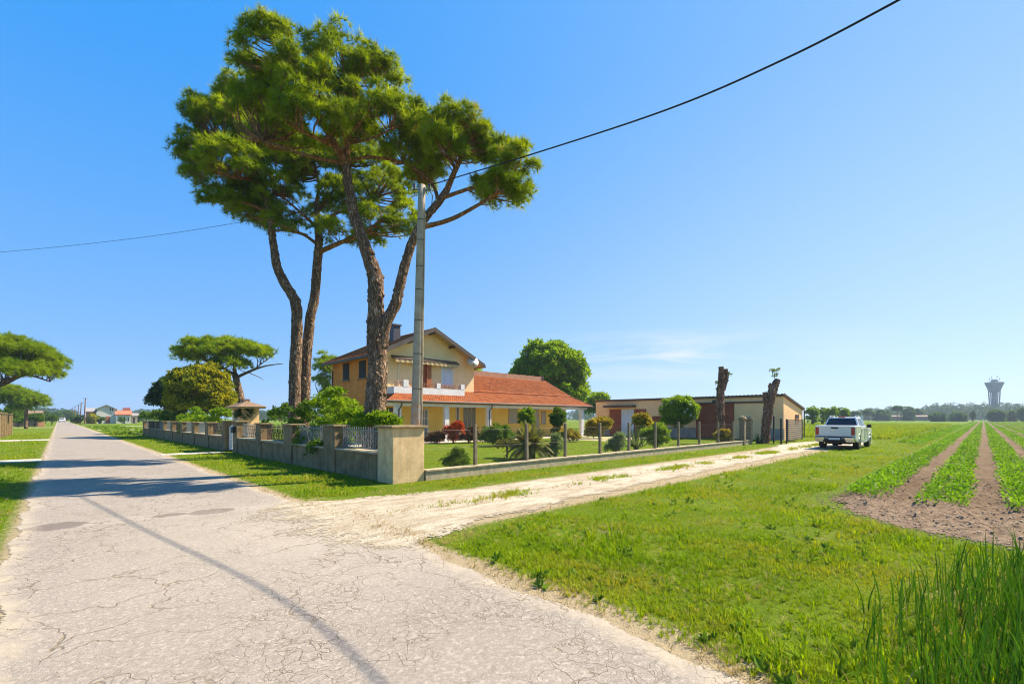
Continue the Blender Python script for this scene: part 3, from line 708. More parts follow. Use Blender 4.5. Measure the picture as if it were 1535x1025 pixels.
# ------------------------------------------------------------------ roadside garden wall
UW = 6.15; UB = 6.62           # front and back of the wall
def railing(parent, y0, y1, z0, z1, x, style=0):
    mb = MB(); n = max(5, int((y1-y0)/.145)); r = .011
    for z in (z0+.03, z1-.05): mb.box((x-.012, y0, z-.014), (x+.012, y1, z+.014))
    ys = [y0+(y1-y0)*(k+.5)/n for k in range(n)]
    for k, y in enumerate(ys):
        mb.tube([(x, y, z0), (x, y, z1)], r, 5)
        mb.tube([(x, y, z1), (x, y, z1+.07)], [r*1.6, .002], 5)
        if k+1 < n:   # S scrolls between the bars
            y2 = ys[k+1]; s = 1 if k % 2 else -1; h = z1-z0-.14
            mb.tube([(x+.006, (y+y2)/2+s*.055*math.sin(2*PI*t/9), z0+.06+h*t/9) for t in range(10)], .008, 4)
            for zc in (z0+.06+h*.3, z0+.06+h*.72):
                mb.tube([(x+.006, (y+y2)/2+.045*math.cos(q*PI/3), zc+.045*math.sin(q*PI/3)) for q in range(7)], .006, 4)
    return obj('railing', mb, IRON if style == 0 else DARKIRON, parent)
def pillar(parent, y0, y1, h, x0=UW, x1=UB, mat=None, capo=.05):
    p = obj('pillar', MB().box((x0, y0, 0), (x1, y1, h-.06)), mat or CONC, parent, bevel=.015)
    obj('cap', MB().box((x0-capo, y0-capo, h-.062), (x1+capo, y1+capo, h)), CAPC, p, bevel=.012)
def gwall(label, pillars, segs, group):
    t = thing('garden_wall', label, 'wall', (UW, pillars[0][0], 0), group)
    for a, b, h in pillars: pillar(t, a, b, h)
    for a, b, st in segs:
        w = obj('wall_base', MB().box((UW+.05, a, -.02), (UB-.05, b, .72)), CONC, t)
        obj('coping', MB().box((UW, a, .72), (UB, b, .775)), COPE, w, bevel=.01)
        if st is not None: railing(t, a+.03, b-.03, .80, 1.40, (UW+UB)/2+.02, st)
    return t
P1 = [(14.2, 15.05, 1.50), (17.95, 18.8, 1.50), (21.6, 22.3, 1.50), (25.3, 26.0, 1.58)]
w1 = gwall('long low concrete wall with iron railings from corner pillar to garden gate', P1,
      [(11.5, 14.2, 0), (15.05, 17.95, 0), (18.8, 21.6, 1), (22.3, 25.3, 0)], 'roadside garden walls')
t = w1
p = obj('pillar', MB().box((6.17, 10.70, -.03), (7.14, 11.50, 1.45)), RENDER_, t, bevel=.02); p['label'] = 'big rough rendered corner pillar'
obj('cap', MB().box((6.10, 10.63, 1.445), (7.21, 11.57, 1.51)), CAPC, p, bevel=.015)
ys = [31.3, 35.2, 39.2, 43.1, 47.2, 51.3, 55.4, 59.4]
P2 = [(27.6, 28.2, 1.58)]+[(y, y+.75, 1.48) for y in ys]
sg = []
for k in range(len(P2)-1): sg.append((P2[k][1], P2[k+1][0], 0 if k % 3 else 1))
gwall('far stretch of low concrete wall with railings beyond the garden gate', P2, sg, 'roadside garden walls')

# garden gate and its roofed porch
t = thing('garden_gate', 'pale wrought iron pedestrian gate hung between two concrete pillars', 'gate', (UW+.2, 26.0, 0))
f = MB(); x = UW+.22
for y in (26.06, 27.54): f.box((x-.02, y-.025, .05), (x+.02, y+.025, 1.25))
for z in (.12, .62, 1.22): f.box((x-.015, 26.08, z-.02), (x+.015, 27.52, z+.02))
objs('frame_rail', f, WHITEP, t)
f = MB()
for k in range(11): y = 26.15+k*.13; f.tube([(x, y, .1), (x, y, 1.3+.1*math.sin(PI*k/10))], .013, 5)
objs('bar', f, WHITEP, t)
lk = thing('letter_box', 'small dark letter box on the pillar beside the garden gate', 'letter box', (UW-.12, 25.62, 1.0))
b = obj('box_body', MB().box((UW-.14, 25.45, 1.0), (UW-.005, 25.8, 1.22)), DARKIRON, lk, bevel=.01)
obj('lid', MB().prism([(UW-.17, 25.42, 1.222), (UW-.005, 25.42, 1.222), (UW-.005, 25.42, 1.31)], (0, .41, 0)), DARKIRON, lk)

t = thing('gate_porch', 'small rendered gate porch with low tiled hip roof beside the garden gate', 'gate porch', (7.2, 27.8, 0))
x0, x1, y0, y1 = 6.78, 7.6, 26.9, 28.7
obj('wall', MB().box((x0, y0, 0), (x1, y1, 2.22)), SHEDP, t)
obj('eaves_board', MB().box((x0-.25, y0-.25, 2.222), (x1+.25, y1+.25, 2.31)), SOFFIT, t)
r = MB(); e = [(x0-.32, y0-.32, 2.312), (x1+.32, y0-.32, 2.312), (x1+.32, y1+.32, 2.312), (x0-.32, y1+.32, 2.312)]
cx = (x0+x1)/2; top = [(cx, y0+.65, 2.64), (cx, y1-.65, 2.64)]
r.add(e+top, [(0, 1, 4), (1, 2, 5, 4), (2, 3, 5), (3, 0, 4, 5), (3, 2, 1, 0)])
obj('roof', r, M('old_brown_tiles', (.27, .17, .105), (.17, .10, .06), 9, .9, .4, 30), t)
obj('ridge_vent', MB().box((cx-.16, y0+.7, 2.6), (cx+.16, y1-.7, 2.74)), CORR, t)

# ------------------------------------------------------------------ wire fence along the lane
YF = 10.62
t = thing('wire_fence', 'wire mesh fence on concrete posts above a low kerb wall', 'fence', (7.1, YF, 0))
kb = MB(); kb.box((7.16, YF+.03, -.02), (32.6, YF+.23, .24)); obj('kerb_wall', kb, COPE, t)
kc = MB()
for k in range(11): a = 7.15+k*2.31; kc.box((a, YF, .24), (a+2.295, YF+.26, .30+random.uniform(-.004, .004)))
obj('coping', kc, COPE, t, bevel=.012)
posts = [9.0, 11.25, 13.3, 15.5, 17.65, 19.95, 22.3, 24.75, 27.3, 29.6]
for u in posts:
    l = random.uniform(-.02, .02)
    mb = MB().hexa([(u-.05, YF+.09, .29), (u+.05, YF+.09, .29), (u+.05, YF+.19, .29), (u-.05, YF+.19, .29), (u-.045+l, YF+.095, 1.52), (u+.045+l, YF+.095, 1.52), (u+.045+l, YF+.185, 1.52), (u-.045+l, YF+.185, 1.52)])
    obj('post', mb, POSTC, t, bevel=.01)
for u in (31.15, 32.35):
    p = obj('end_pillar', MB().box((u-.16, YF-.03, 0), (u+.16, YF+.29, 1.62)), POSTC, t, bevel=.015)
    obj('cap', MB().lathe([(.27, 1.621), (.27, 1.68), (.18, 1.80), (.03, 1.86)], (u, YF+.13, 0), 12), CAPC, p)
wm = MB(); z0, z1 = .31, 1.36; sp = .10
def thin(a, b, r=.0009):
    a = Vector(a); b = Vector(b); d = (b-a).normalized(); s1 = d.cross(Vector((0, 1, 0))).normalized()*r; s2 = d.cross(s1).normalized()*r
    n = [a+s1, a-s1*.5+s2*.87, a-s1*.5-s2*.87, b+s1, b-s1*.5+s2*.87, b-s1*.5-s2*.87]
    wm.add(n, [(0, 1, 4, 3), (1, 2, 5, 4), (2, 0, 3, 5)])
x = 7.2-(z1-z0)
while x < 31.0:
    for s in (0, 1):
        xa, xb = x, x+(z1-z0)
        za, zb = (z0, z1) if s == 0 else (z1, z0)
        if xa < 7.2: q = (7.2-xa)/(z1-z0); za = za+(zb-za)*q; xa = 7.2
        if xb > 31.0: q = (31.0-xa)/(xb-xa); zb = za+(zb-za)*q; xb = 31.0
        if xb-xa > .01: thin((xa, YF+.14, za), (xb, YF+.14, zb))
    x += sp
for z in (z0, .85, z1): thin((7.2, YF+.14, z), (31.0, YF+.14, z), .0016)
obj('wire_mesh', wm, WIRE, t)

# dark gate posts and slatted gate by the shed
for (px, h, w, lab) in ((1160, 1.85, .09, 'tall dark steel gate post nearest the leaning stump'), (1171, 1.7, .10, 'middle dark steel gate post of the three before the shed'), (1179, 1.62, .07, 'short dark steel gate post next to the slatted gate')):
    g = GR(px, 665.3); g.z = 0
    tp = thing('gate_post', lab, 'gate post', g, 'dark gate posts before the shed')
    obj('post', MB().box((g.x-w/2, g.y-w/2, 0), (g.x+w/2, g.y+w/2, h)), DARKIRON, tp)
    obj('cap', MB().hexa([(g.x-w*.7, g.y-w*.7, h), (g.x+w*.7, g.y-w*.7, h), (g.x+w*.7, g.y+w*.7, h), (g.x-w*.7, g.y+w*.7, h), (g.x-.01, g.y-.01, h+.05), (g.x+.01, g.y-.01, h+.05), (g.x+.01, g.y+.01, h+.05), (g.x-.01, g.y+.01, h+.05)]), DARKIRON, tp)
a = PZ(1180.5, 660, 33.0); bb = PZ(1202.5, 660, 36.0)
t = thing('farm_gate', 'grey weathered slatted farm gate leaf standing before the sand coloured shed', 'gate', (a.x, a.y, 0))
d = (bb-a); d.z = 0; L = d.length; d.normalize(); nrm = Vector((-d.y, d.x, 0))
def gb(s0, s1, z0, z1, th, off=0):
    q = [a+d*s0, a+d*s1]; o = nrm*th/2; c = nrm*off; m = []
    for z in (z0, z1): m += [Vector((p.x, p.y, z)) for p in (q[0]-o+c, q[1]-o+c, q[1]+o+c, q[0]+o+c)]
    return m
GATEW = M('weathered_gate_slats', (.17, .15, .12), (.10, .085, .065), 5, .9, .3, 30, streak=.5)
fr = MB()
for s in (0, L-.07): fr.hexa(gb(s, s+.07, .08, 1.62, .08))
fr.hexa(gb(.07, L-.07, 1.53, 1.60, .06)); fr.hexa(gb(.07, L-.07, .12, .19, .06)); objs('gate_frame', fr, DARKIRON, t)
sl = MB()
for k in range(9): sl.hexa(gb(.07, L-.07, .21+k*.145, .21+k*.145+.125, .025))
obj('slats', sl, GATEW, t)

# ------------------------------------------------------------------ utility pole and cables
pb = PZ(622, 714, 13.6); pb.z = 0; pt = PZ(632.5, 278, 13.6)
t = thing('utility_pole', 'tall tapered grey concrete utility pole behind the corner pillar', 'utility pole', pb)
def pol(s): return pb+(pt-pb)*s
obj('shaft', MB().tube([pol(s/12) for s in range(13)], [.168-.066*s/12 for s in range(13)], 20), POLEC, t, smooth=True)
hb = MB()
for s in (.30, .42, .535, .64, .72, .81, .88): hb.tube([pol(s-.0012), pol(s+.0012)], .171-.066*s, 16)
objs('steel_hoop', hb, DARKIRON, t)
side = Vector((CA, -SA, 0))
cd = MB().tube([pol(s)+side*(.182-.066*s)+Vector((-SA, -CA, 0))*.05 for s in np.linspace(.02, .90, 14)], .016, 6); obj('cable_conduit', cd, COPE, t)
br = MB()
tp = pol(.985)
br.tube([tp+side*-.28, tp+side*.28], .022, 6)
for s in (-.22, .22): br.tube([tp+side*s, tp+side*s+Vector((0, 0, .16))], [.03, .045], 8)
obj('bracket', br, WIRE, t)
lp = MB().tube([pol(.9)+side*.17, pol(.93)+side*.3, pol(.965)+side*.32, pol(.985)+side*.22], .014, 5); obj('drip_loop', lp, CABLE, t)
pst = MB().tube([pol(.175), pol(.245)], .1575, 20, cap=False); PST = M('faded_orange_paint', (.42, .22, .10), (.36, .33, .27), 9, .95, .2, 50); obj('paint_patch', pst, PST, t)

def catenary(p0, ctrl, n=10): return curve([p0]+ctrl, n)
anch = tp+Vector((0, 0, .12))
c1 = [PZ(800, 230.5, 10.2), PZ(1000, 164.5, 7.97), PZ(1180, 87, 6.72), PZ(1350, -1, 5.76)]
last = c1[-1]; c1 += [Vector((7.5, 0.0, 6.98)), Vector((7.5, -6, 7.6)), Vector((7.5, -12, 8.5)), Vector((7.5, -30, 7.2))]
mb = MB().tube(catenary(anch+side*.2, c1, 12), .016, 6); o = obj('power_cable', mb, CABLE, origin=anch)
tag(o, 'thick black cable sagging from the concrete pole towards the upper right', 'cable')
# a pole further off to the left, outside the picture, carries the other end
p2 = PZ(-150, 378, 20.5)
mb = MB().tube(curve([anch-side*.2, PZ(530, 303, 14.6), PZ(350, 335, 16.2), PZ(200, 357.5, 17.4), PZ(0, 378, 18.9), PZ(-240, 393, 21), PZ(-700, 400, 25)], 8), .0065, 5)
o = obj('service_cable', mb, CABLE, origin=anch); tag(o, 'thin cable running left from the concrete pole behind the pine trunks', 'cable')

# ------------------------------------------------------------------ pines
def limbs_to(clumps, skel, frac, r0, parent, mat, name='branches', extra=None, sag=.12):
    sk = np.array([tuple(p) for p in skel]); mb = extra or MB()
    for c in clumps:
        if random.random() > frac: continue
        dd = np.linalg.norm(sk-c, axis=1)+np.maximum(0, sk[:, 2]-c[2]+.4)*1.5
        s = Vector(sk[int(np.argmin(dd))]); e = Vector(c); L = (e-s).length
        if L < .25: continue
        m = s.lerp(e, .5)+Vector((random.uniform(-1, 1), random.uniform(-1, 1), random.uniform(-1, .3)))*L*sag
        p = curve([s, m, e], 3); rr = min(r0, .012+.016*L)
        mb.tube(p, [rr*(1-.75*k/(len(p)-1)) for k in range(len(p))], 5, cap=False)
    return obj(name, mb, mat, parent, smooth=True)
def px_blobs(lst):
    out = []
    for (x, y, Z, rx, rz) in lst:
        p = PZ(x, y, Z); k = Z/F
        out.append((p.x, p.y, p.z, rx*k*.92, rx*k*.92, rz*k*.90))
    return out
def pine(label, base, trunks, limbs, blobs, group, n_clump, clump_r=.48, per=26, size=.34, name='pine_tree', frac=.85, cat='pine tree', low=-.5):
    t = thing(name, label, cat, (base.x, base.y, 0), group); skel = []
    tm = MB()
    for pts, keys in trunks:
        pth = curve(pts, 6); rr = [x*.93 for x in radii(pth, keys)]
        tm.tube(pth, rr, 16, jitter=.10); skel += pth[len(pth)*2//3:]
        for q in range(7, len(pth)-2):       # bark knots and old branch scars
            for _ in range(2):
                th = random.uniform(0, 2*PI); d = Vector((math.cos(th), math.sin(th), random.uniform(.1, .5))); p0 = pth[q].lerp(pth[q+1], random.random())
                tm.tube([p0+d*rr[q]*.6, p0+d*rr[q]*.98, p0+d*rr[q]*random.uniform(1.03, 1.14)], [rr[q]*.40, rr[q]*.30, rr[q]*.12], 7)
    obj('trunk', tm, BARK, t, smooth=True)
    lm = MB()
    for pts, keys in limbs:
        pth = curve(pts, 6); rr = radii(pth, keys); lm.tube(pth, rr, 8, jitter=.05); skel += pth[2:]
    CL = crown('crown', blobs, NEEDLE, t, n_clump, clump_r, per, size, TUFTS, low=low, inner=.35)
    limbs_to(CL, skel, frac, .05, t, BARKUP, 'branches', lm)
    return t
def PX(Z, *pts): return [PZ(x, y, Z if len(q) < 1 else q[0]) for x, y, *q in pts]
GP = 'tall umbrella pines behind the garden wall'
# left pine, trunk kinked to the left
A0 = PZ(441, 684, 20.7)
pine('left tall pine with kinked trunk leaning left, behind the garden wall', A0,
  [(PX(20.7, (441, 686), (441, 640), (442, 558), (445, 507), (444.5, 462), (438, 443), (418, 408), (410.5, 371), (404.5, 326), (398, 298)), [(0, .34), (.1, .28), (.5, .235), (.62, .22), (.8, .17), (1, .13)])],
  [(PX(20.7, (398, 298), (383, 270), (362, 245), (340, 225, 20.3)), [(0, .12), (1, .05)]), (PX(20.7, (396, 292), (398, 262, 21.2), (390, 225, 21.6)), [(0, .10), (1, .04)]),
   (PX(20.7, (402, 318), (372, 306, 20.2), (338, 300, 20)), [(0, .08), (1, .03)]), (PX(20.7, (383, 270), (345, 265, 19.4), (312, 255, 19.5)), [(0, .08), (1, .03)]),
   (PX(20.7, (404, 330), (440, 345, 20.4), (462, 352, 20.2)), [(0, .05), (1, .02)])],
  px_blobs([(326, 190, 20.6, 46, 42), (297, 228, 20.2, 31, 40), (350, 165, 21.6, 42, 32), (304, 268, 20.6, 31, 30), (345, 248, 19.4, 48, 42), (336, 312, 20.6, 40, 26), (388, 212, 21.4, 45, 45), (368, 300, 21.6, 35, 30), (362, 145, 21.2, 32, 26), (385, 165, 21.6, 36, 30), (400, 325, 21.2, 28, 18)]),
  GP, 320, .34, 27, .265, low=-.5)
B0 = PZ(457, 684, 21.6)
pine('middle tall pine with straight trunk forking low, between the two other pines', B0,
  [(PX(21.6, (455, 683), (456, 620), (458, 558), (460.5, 522), (465, 477), (472, 443), (475.6, 395), (478, 362), (476, 338), (474, 305)), [(0, .31), (.1, .26), (.5, .225), (.75, .20), (.9, .15), (1, .10)])],
  [(PX(21.6, (478, 378), (510, 364, 21.2), (540, 352, 21), (572, 330, 21)), [(0, .12), (.6, .08), (1, .04)]), (PX(21.6, (477, 345), (500, 322), (528, 312, 22), (560, 296, 22.5)), [(0, .10), (1, .04)]),
   (PX(21.6, (474, 365), (455, 352), (430, 346, 21.2), (408, 345, 21)), [(0, .08), (1, .03)]), (PX(21.6, (474, 340), (452, 320), (425, 296, 21.2)), [(0, .09), (1, .03)]),
   (PX(21.6, (474, 305), (478, 275), (470, 245, 22)), [(0, .09), (1, .03)]), (PX(21.6, (475, 320), (500, 285, 22.5), (525, 250, 23)), [(0, .08), (1, .03)])],
  px_blobs([(420, 300, 21.1, 44, 38), (470, 262, 22, 55, 45), (440, 232, 21.2, 50, 45), (520, 295, 22.2, 50, 32), (562, 335, 22, 46, 32), (488, 352, 21.2, 30, 24), (590, 290, 22.6, 45, 42), (530, 238, 23, 50, 45), (410, 265, 22, 46, 40), (555, 265, 23, 46, 42), (500, 320, 22.5, 40, 28), (603, 342, 21.6, 24, 22), (418, 345, 21, 26, 16), (430, 330, 21.6, 34, 20), (578, 352, 21.9, 30, 18), (540, 362, 21.6, 26, 16), (610, 320, 22, 26, 24)]),
  GP, 320, .34, 27, .265, low=-.5)
C0 = PZ(562, 703, 15.4)
pine('right tall pine with thick forked trunk, beside the concrete pole', C0,
  [(PX(15.4, (561, 706), (561, 660), (561, 628), (564, 589), (566, 542), (563.5, 503), (563, 462), (564, 425), (556, 395), (542, 356), (530, 320), (522.5, 280), (518.5, 250)), [(0, .47), (.08, .40), (.2, .35), (.3, .33), (.42, .31), (.5, .27), (.6, .27), (.68, .235), (.8, .19), (.92, .16), (1, .15)]),
   (PX(15.4, (572, 520), (578, 486), (593, 455.6), (600, 425), (608.6, 392), (621, 356), (639, 325), (657, 304), (670, 285)), [(0, .22), (.25, .19), (.6, .155), (1, .12)])],
  [(PX(15.4, (518.5, 250), (502, 217, 15.2), (486, 190, 15), (470, 164, 15), (440, 110, 15), (416, 61, 15)), [(0, .13), (.6, .08), (1, .03)]),
   (PX(15.4, (519, 252), (521, 197, 15.6), (515, 156, 15.8), (520, 110, 15.8)), [(0, .12), (.5, .08), (1, .03)]),
   (PX(15.4, (521, 205, 15.6), (545, 178, 15.4), (565, 150, 15.5)), [(0, .07), (1, .03)]), (PX(15.4, (505, 222, 15.2), (470, 205, 14.6), (440, 190, 14.3), (415, 170, 14.6)), [(0, .07), (1, .03)]),
   (PX(15.4, (522, 215, 15.6), (555, 208, 15.2), (585, 195, 15)), [(0, .06), (1, .025)]),
   (PX(15.4, (519, 246), (470, 236, 15), (430, 224, 15), (395, 212, 15.2)), [(0, .075), (1, .03)]),
   (PX(15.4, (524, 240, 15.5), (560, 236, 15.8), (610, 246, 16), (650, 275, 15.8)), [(0, .06), (1, .04)]),
   (PX(15.4, (670, 285), (683, 254, 15.2), (698, 225, 15.2), (711, 197, 15.2)), [(0, .11), (1, .035)]),
   (PX(15.4, (660, 298), (700, 284, 15), (740, 272, 14.9), (770, 258, 15)), [(0, .07), (1, .03)]), (PX(15.4, (636, 340, 15.2), (678, 328, 15), (724, 303, 14.8), (745, 288, 14.7)), [(0, .085), (1, .035)]),
   (PX(15.4, (657, 304), (650, 280, 15.8), (628, 262, 16.2), (605, 245, 16.4)), [(0, .07), (1, .03)]), (PX(15.4, (683, 254, 15.2), (668, 225, 15.6), (650, 205, 15.7)), [(0, .06), (1, .025)])],
  px_blobs([(402, 79, 15.1, 50, 46), (376, 118, 15.7, 32, 40), (455, 125, 14.4, 50, 50), (512, 98, 15.6, 56, 54), (563, 128, 16.2, 44, 48), (560, 172, 15.2, 50, 45), (470, 182, 14.4, 62, 36), (405, 160, 15.8, 45, 38), (360, 160, 16.2, 28, 26), (560, 215, 16.8, 40, 28), (430, 205, 16.4, 42, 26), (515, 165, 16.6, 50, 36)]) +
  px_blobs([(640, 198, 15.7, 42, 48), (690, 193, 15.2, 44, 34), (722, 215, 15.5, 26, 30), (772, 252, 15, 36, 38), (748, 290, 14.8, 40, 28), (610, 240, 16.6, 42, 48), (640, 262, 16.6, 34, 34), (775, 298, 15.5, 26, 22), (700, 225, 16.8, 42, 26), (612, 185, 16.4, 32, 34), (665, 220, 14.8, 34, 28), (740, 235, 15.8, 30, 28), (722, 280, 15.6, 28, 20)]),
  GP, 520, .31, 28, .235, low=-.4)
# ------------------------------------------------------------------ farmhouse
H0 = Vector((15.8, 27, 0))
house = thing('farmhouse', 'cream and ochre farmhouse with gabled upper storey and long tiled porch', 'house', H0)
def wallbox(name, a, b, mat, parent=None): return obj(name, MB().box(a, b), mat, parent or house)
def tile_roof(name, A, B, C, D, mat, parent, per=.21, amp=.042, row=.36, step=.02):
    """corrugated tile field A-B (eave) to D-C (ridge)"""
    A, B, C, D = [np.array(p, float) for p in (A, B, C, D)]
    L = max(np.linalg.norm(B-A), np.linalg.norm(C-D)); Hh = max(np.linalg.norm(D-A), np.linalg.norm(C-B))
    nu = max(2, int(L/per)*5)+1; nr = max(1, int(Hh/row))
    s = np.linspace(0, 1, nu); tt = []; hh = []
    for k in range(nr): tt += [k/nr, (k+.999)/nr]; hh += [step, 0]
    tt = np.array(tt); hh = np.array(hh)
    nrm = np.cross(B-A, D-A); nrm /= np.linalg.norm(nrm); nrm *= np.sign(nrm[2])
    S_, T_ = np.meshgrid(s, tt, indexing='ij')
    P = (A*(1-S_[..., None])+B*S_[..., None])*(1-T_[..., None])+(D*(1-S_[..., None])+C*S_[..., None])*T_[..., None]
    wave = amp*np.abs(np.sin(PI*np.linspace(0, int(L/per), nu)))
    P = P+nrm*(wave[:, None, None]+hh[None, :, None]+.007*sn(S_*L*1.3, T_*Hh*1.1)[..., None])
    n2 = len(tt); i, j = np.meshgrid(np.arange(nu-1), np.arange(n2-1), indexing='ij'); a = (i*n2+j).ravel()
    return np_mesh(name, P.reshape(-1, 3), np.stack([a, a+n2, a+n2+1, a+1], 1), mat, parent)
X0, X1, YA, YB = 15.8, 24.6, 29.6, 36.8
zE = 6.25; zR = 8.35; XR = (X0+X1)/2
# walls, split by colour: ochre road side, cream gable front
wallbox('side_wall', (X0, YA+.25, 0), (X0+.25, YB, zE), OCHRE)['label'] = 'stained ochre side wall facing the road'
gw = MB().prism([(X0, YA, 0), (X1, YA, 0), (X1, YA, zE), (XR, YA, zR-.05), (X0, YA, zE)], (0, .25, 0)); obj('front_wall', gw, CREAM, house)
gw = MB().prism([(X0, YB, 0), (X1, YB, 0), (X1, YB, zE), (XR, YB, zR-.05), (X0, YB, zE)], (0, .25, 0)); obj('rear_wall', gw, CREAM, house)
wallbox('side_wall', (X1-.25, YA+.25, 0), (X1, YB, zE), CREAM)
# upper roof
ov = .55; sl = (zR-zE)/(XR-X0); fy, by = YA-.75, YB+.6
def rz(x): return zR-sl*abs(x-XR)
rf = thing  # (parts below hang on the house)
tile_roof('upper_roof', (X0-ov, fy, rz(X0-ov)+.13), (X0-ov, by, rz(X0-ov)+.13), (XR, by, zR+.13), (XR, fy, zR+.13), TILE, house)
tile_roof('upper_roof', (X1+ov, by, rz(X1+ov)+.13), (X1+ov, fy, rz(X1+ov)+.13), (XR, fy, zR+.13), (XR, by, zR+.13), TILE, house)
deck = MB()
for s in (-1, 1):
    xe = XR+s*(XR-X0+ov)
    deck.prism([(xe, fy+.03, rz(xe)-.03), (XR, fy+.03, zR-.03), (XR, fy+.03, zR+.10), (xe, fy+.03, rz(xe)+.10)], (0, by-fy-.06, 0))
obj('roof_deck', deck, SOFFIT, house)
vb = MB()
for s in (-1, 1):
    xe = XR+s*(XR-X0+ov+.04)
    for y in (fy-.03, by-.03):
        vb.prism([(xe, y, rz(xe)-.12), (XR, y, zR-.12), (XR, y, zR+.20), (xe, y, rz(xe)+.20)], (0, .058, 0))
objs('verge_board', vb, FASCIA, house)
gt = MB()
for s in (-1, 1):
    xe = XR+s*(XR-X0+ov+.07)
    gt.tube([(xe, fy, rz(xe)+.02), (xe, by, rz(xe)+.02)], .085, 8)
objs('gutter', gt, FASCIA, house)
mb = MB(); mb.tube([(X0-ov, YB-.1, zE-.25), (X0-ov+.1, YB-.1, zE-.5), (X0-.06, YB-.1, zE-.75), (X0-.06, YB-.1, .2)], .05, 6); obj('downpipe', mb, BROWND, house)
mb = MB().tube([(16.55, YA-.06, 5.95), (16.55, YA-.06, 3.6)], .05, 6); obj('downpipe', mb, BROWND, house)
# beam ends under the gable
mb = MB()
for x in (XR-1.9, XR+1.9): mb.box((x-.08, fy+.1, rz(x)-.24), (x+.08, YA, rz(x)-.05))
mb.box((XR-.09, fy+.1, zR-.30), (XR+.09, YA, zR-.12)); objs('beam_end', mb, BROWND, house)
# chimney on the left slope
cu = 18.6; cz = rz(cu)
ch = obj('chimney', MB().box((cu-.3, YA+2.0, cz-.1), (cu+.3, YA+2.6, cz+1.25)), CHIM, house)
obj('chimney_cap', MB().box((cu-.37, YA+1.93, cz+1.25), (cu+.37, YA+2.67, cz+1.36)), CHIM, ch)
# side windows
def win_side(y0, y1, z0, z1):
    w = obj('window', MB().box((X0-.03, y0, z0), (X0+.02, y1, z1)), DARKIRON, house)
    obj('pane', MB().box((X0-.036, y0+.07, z0+.07), (X0-.03, (y0+y1)/2-.025, z1-.07)).box((X0-.036, (y0+y1)/2+.025, z0+.07), (X0-.03, y1-.07, z1-.07)), SHUTD, w)
    obj('sill', MB().box((X0-.12, y0-.12, z0-.09), (X0+.02, y1+.12, z0-.003)), CAPC, w)
ya, Za = atU(514.5, X0); yb_, Zb = atU(523.5, X0)
win_side(yb_, ya, HT(570, (Za+Zb)/2), HT(544.5, (Za+Zb)/2))
ya, Za = atU(538.5, X0); yb_, Zb = atU(548.5, X0)
win_side(yb_, ya, HT(567, (Za+Zb)/2), HT(540.5, (Za+Zb)/2))
# front, upper storey
def fpx(x0, y0, x1, y1, V):
    u0, Z0 = atV(x0, V); u1, Z1 = atV(x1, V); Z = (Z0+Z1)/2
    return u0, u1, HT(y1, Z), HT(y0, Z)
def fbox(name, px, V, d0, d1, mat, parent=None):
    u0, u1, z0, z1 = fpx(*px, V); return obj(name, MB().box((u0, V-d1, z0), (u1, V-d0, z1)), mat, parent or house)
def window(px, V, frame, pane, mull=1, trans=0, name='window', fw=.07):
    u0, u1, z0, z1 = fpx(*px, V); m = MB()
    m.box((u0, V-.06, z0), (u0+fw, V, z1)).box((u1-fw, V-.06, z0), (u1, V, z1)).box((u0+fw, V-.055, z1-fw), (u1-fw, V, z1)).box((u0+fw, V-.055, z0), (u1-fw, V, z0+fw))
    for k in range(1, mull+1):
        x = u0+(u1-u0)*k/(mull+1); m.box((x-.03, V-.05, z0+fw), (x+.03, V, z1-fw))
    for k in range(1, trans+1):
        z = z0+(z1-z0)*k/(trans+1); m.box((u0+fw, V-.045, z-.025), (u1-fw, V, z+.025))
    w = obj(name, m, frame, house)
    obj('pane', MB().box((u0+fw, V-.03, z0+fw), (u1-fw, V-.004, z1-fw)), pane, w)
    return w
V = YA
fbox('balcony_door', (630.5, 543, 638, 581), V, .002, .05, RUSTD)
fbox('door_shutter', (638.2, 544, 645, 580), V, .002, .16, SHUT)
window((661, 545, 678.5, 579), V, WHITEP, PALEBL, 0, 0, 'balcony_window', .09)
fbox('wall_lamp', (633, 537, 637, 541), V, .002, .18, BROWND)
# awning: cassette, valance and arms
u0, u1 = atV(589, V-.3)[0], atV(687, V-.3)[0]; za = 6.02
aw = obj('awning_cassette', MB().prism([(u0, V-.45, za), (u0, V-.05, za+.22), (u0, V-.05, za+.05), (u0, V-.45, za-.10)], (u1-u0, 0, 0)), BROWND, house)
vl = MB(); nsc = 26; vs = []; fs = []
for k in range(nsc*4+1):
    x = u0+.1+(u1-u0-.2)*k/(nsc*4); zz = za-.26-.06*abs(math.sin(PI*k/4)); y = V-.44-.015*math.sin(k*.8)
    vs += [(x, y, za-.11), (x, y, zz)]
for k in range(nsc*4): fs.append((2*k, 2*k+1, 2*k+3, 2*k+2))
vl.add(vs, fs); obj('awning_valance', vl, AWN, aw)
arm = MB()
for x in (u0+.55, u1-.35): arm.tube([(x, V-.42, za-.1), (x, V-.30, za-.5), (x, V-.06, za-.9), (x, V-.06, za-2.3)], .03, 6)
objs('awning_arm', arm, WHITEB, aw)
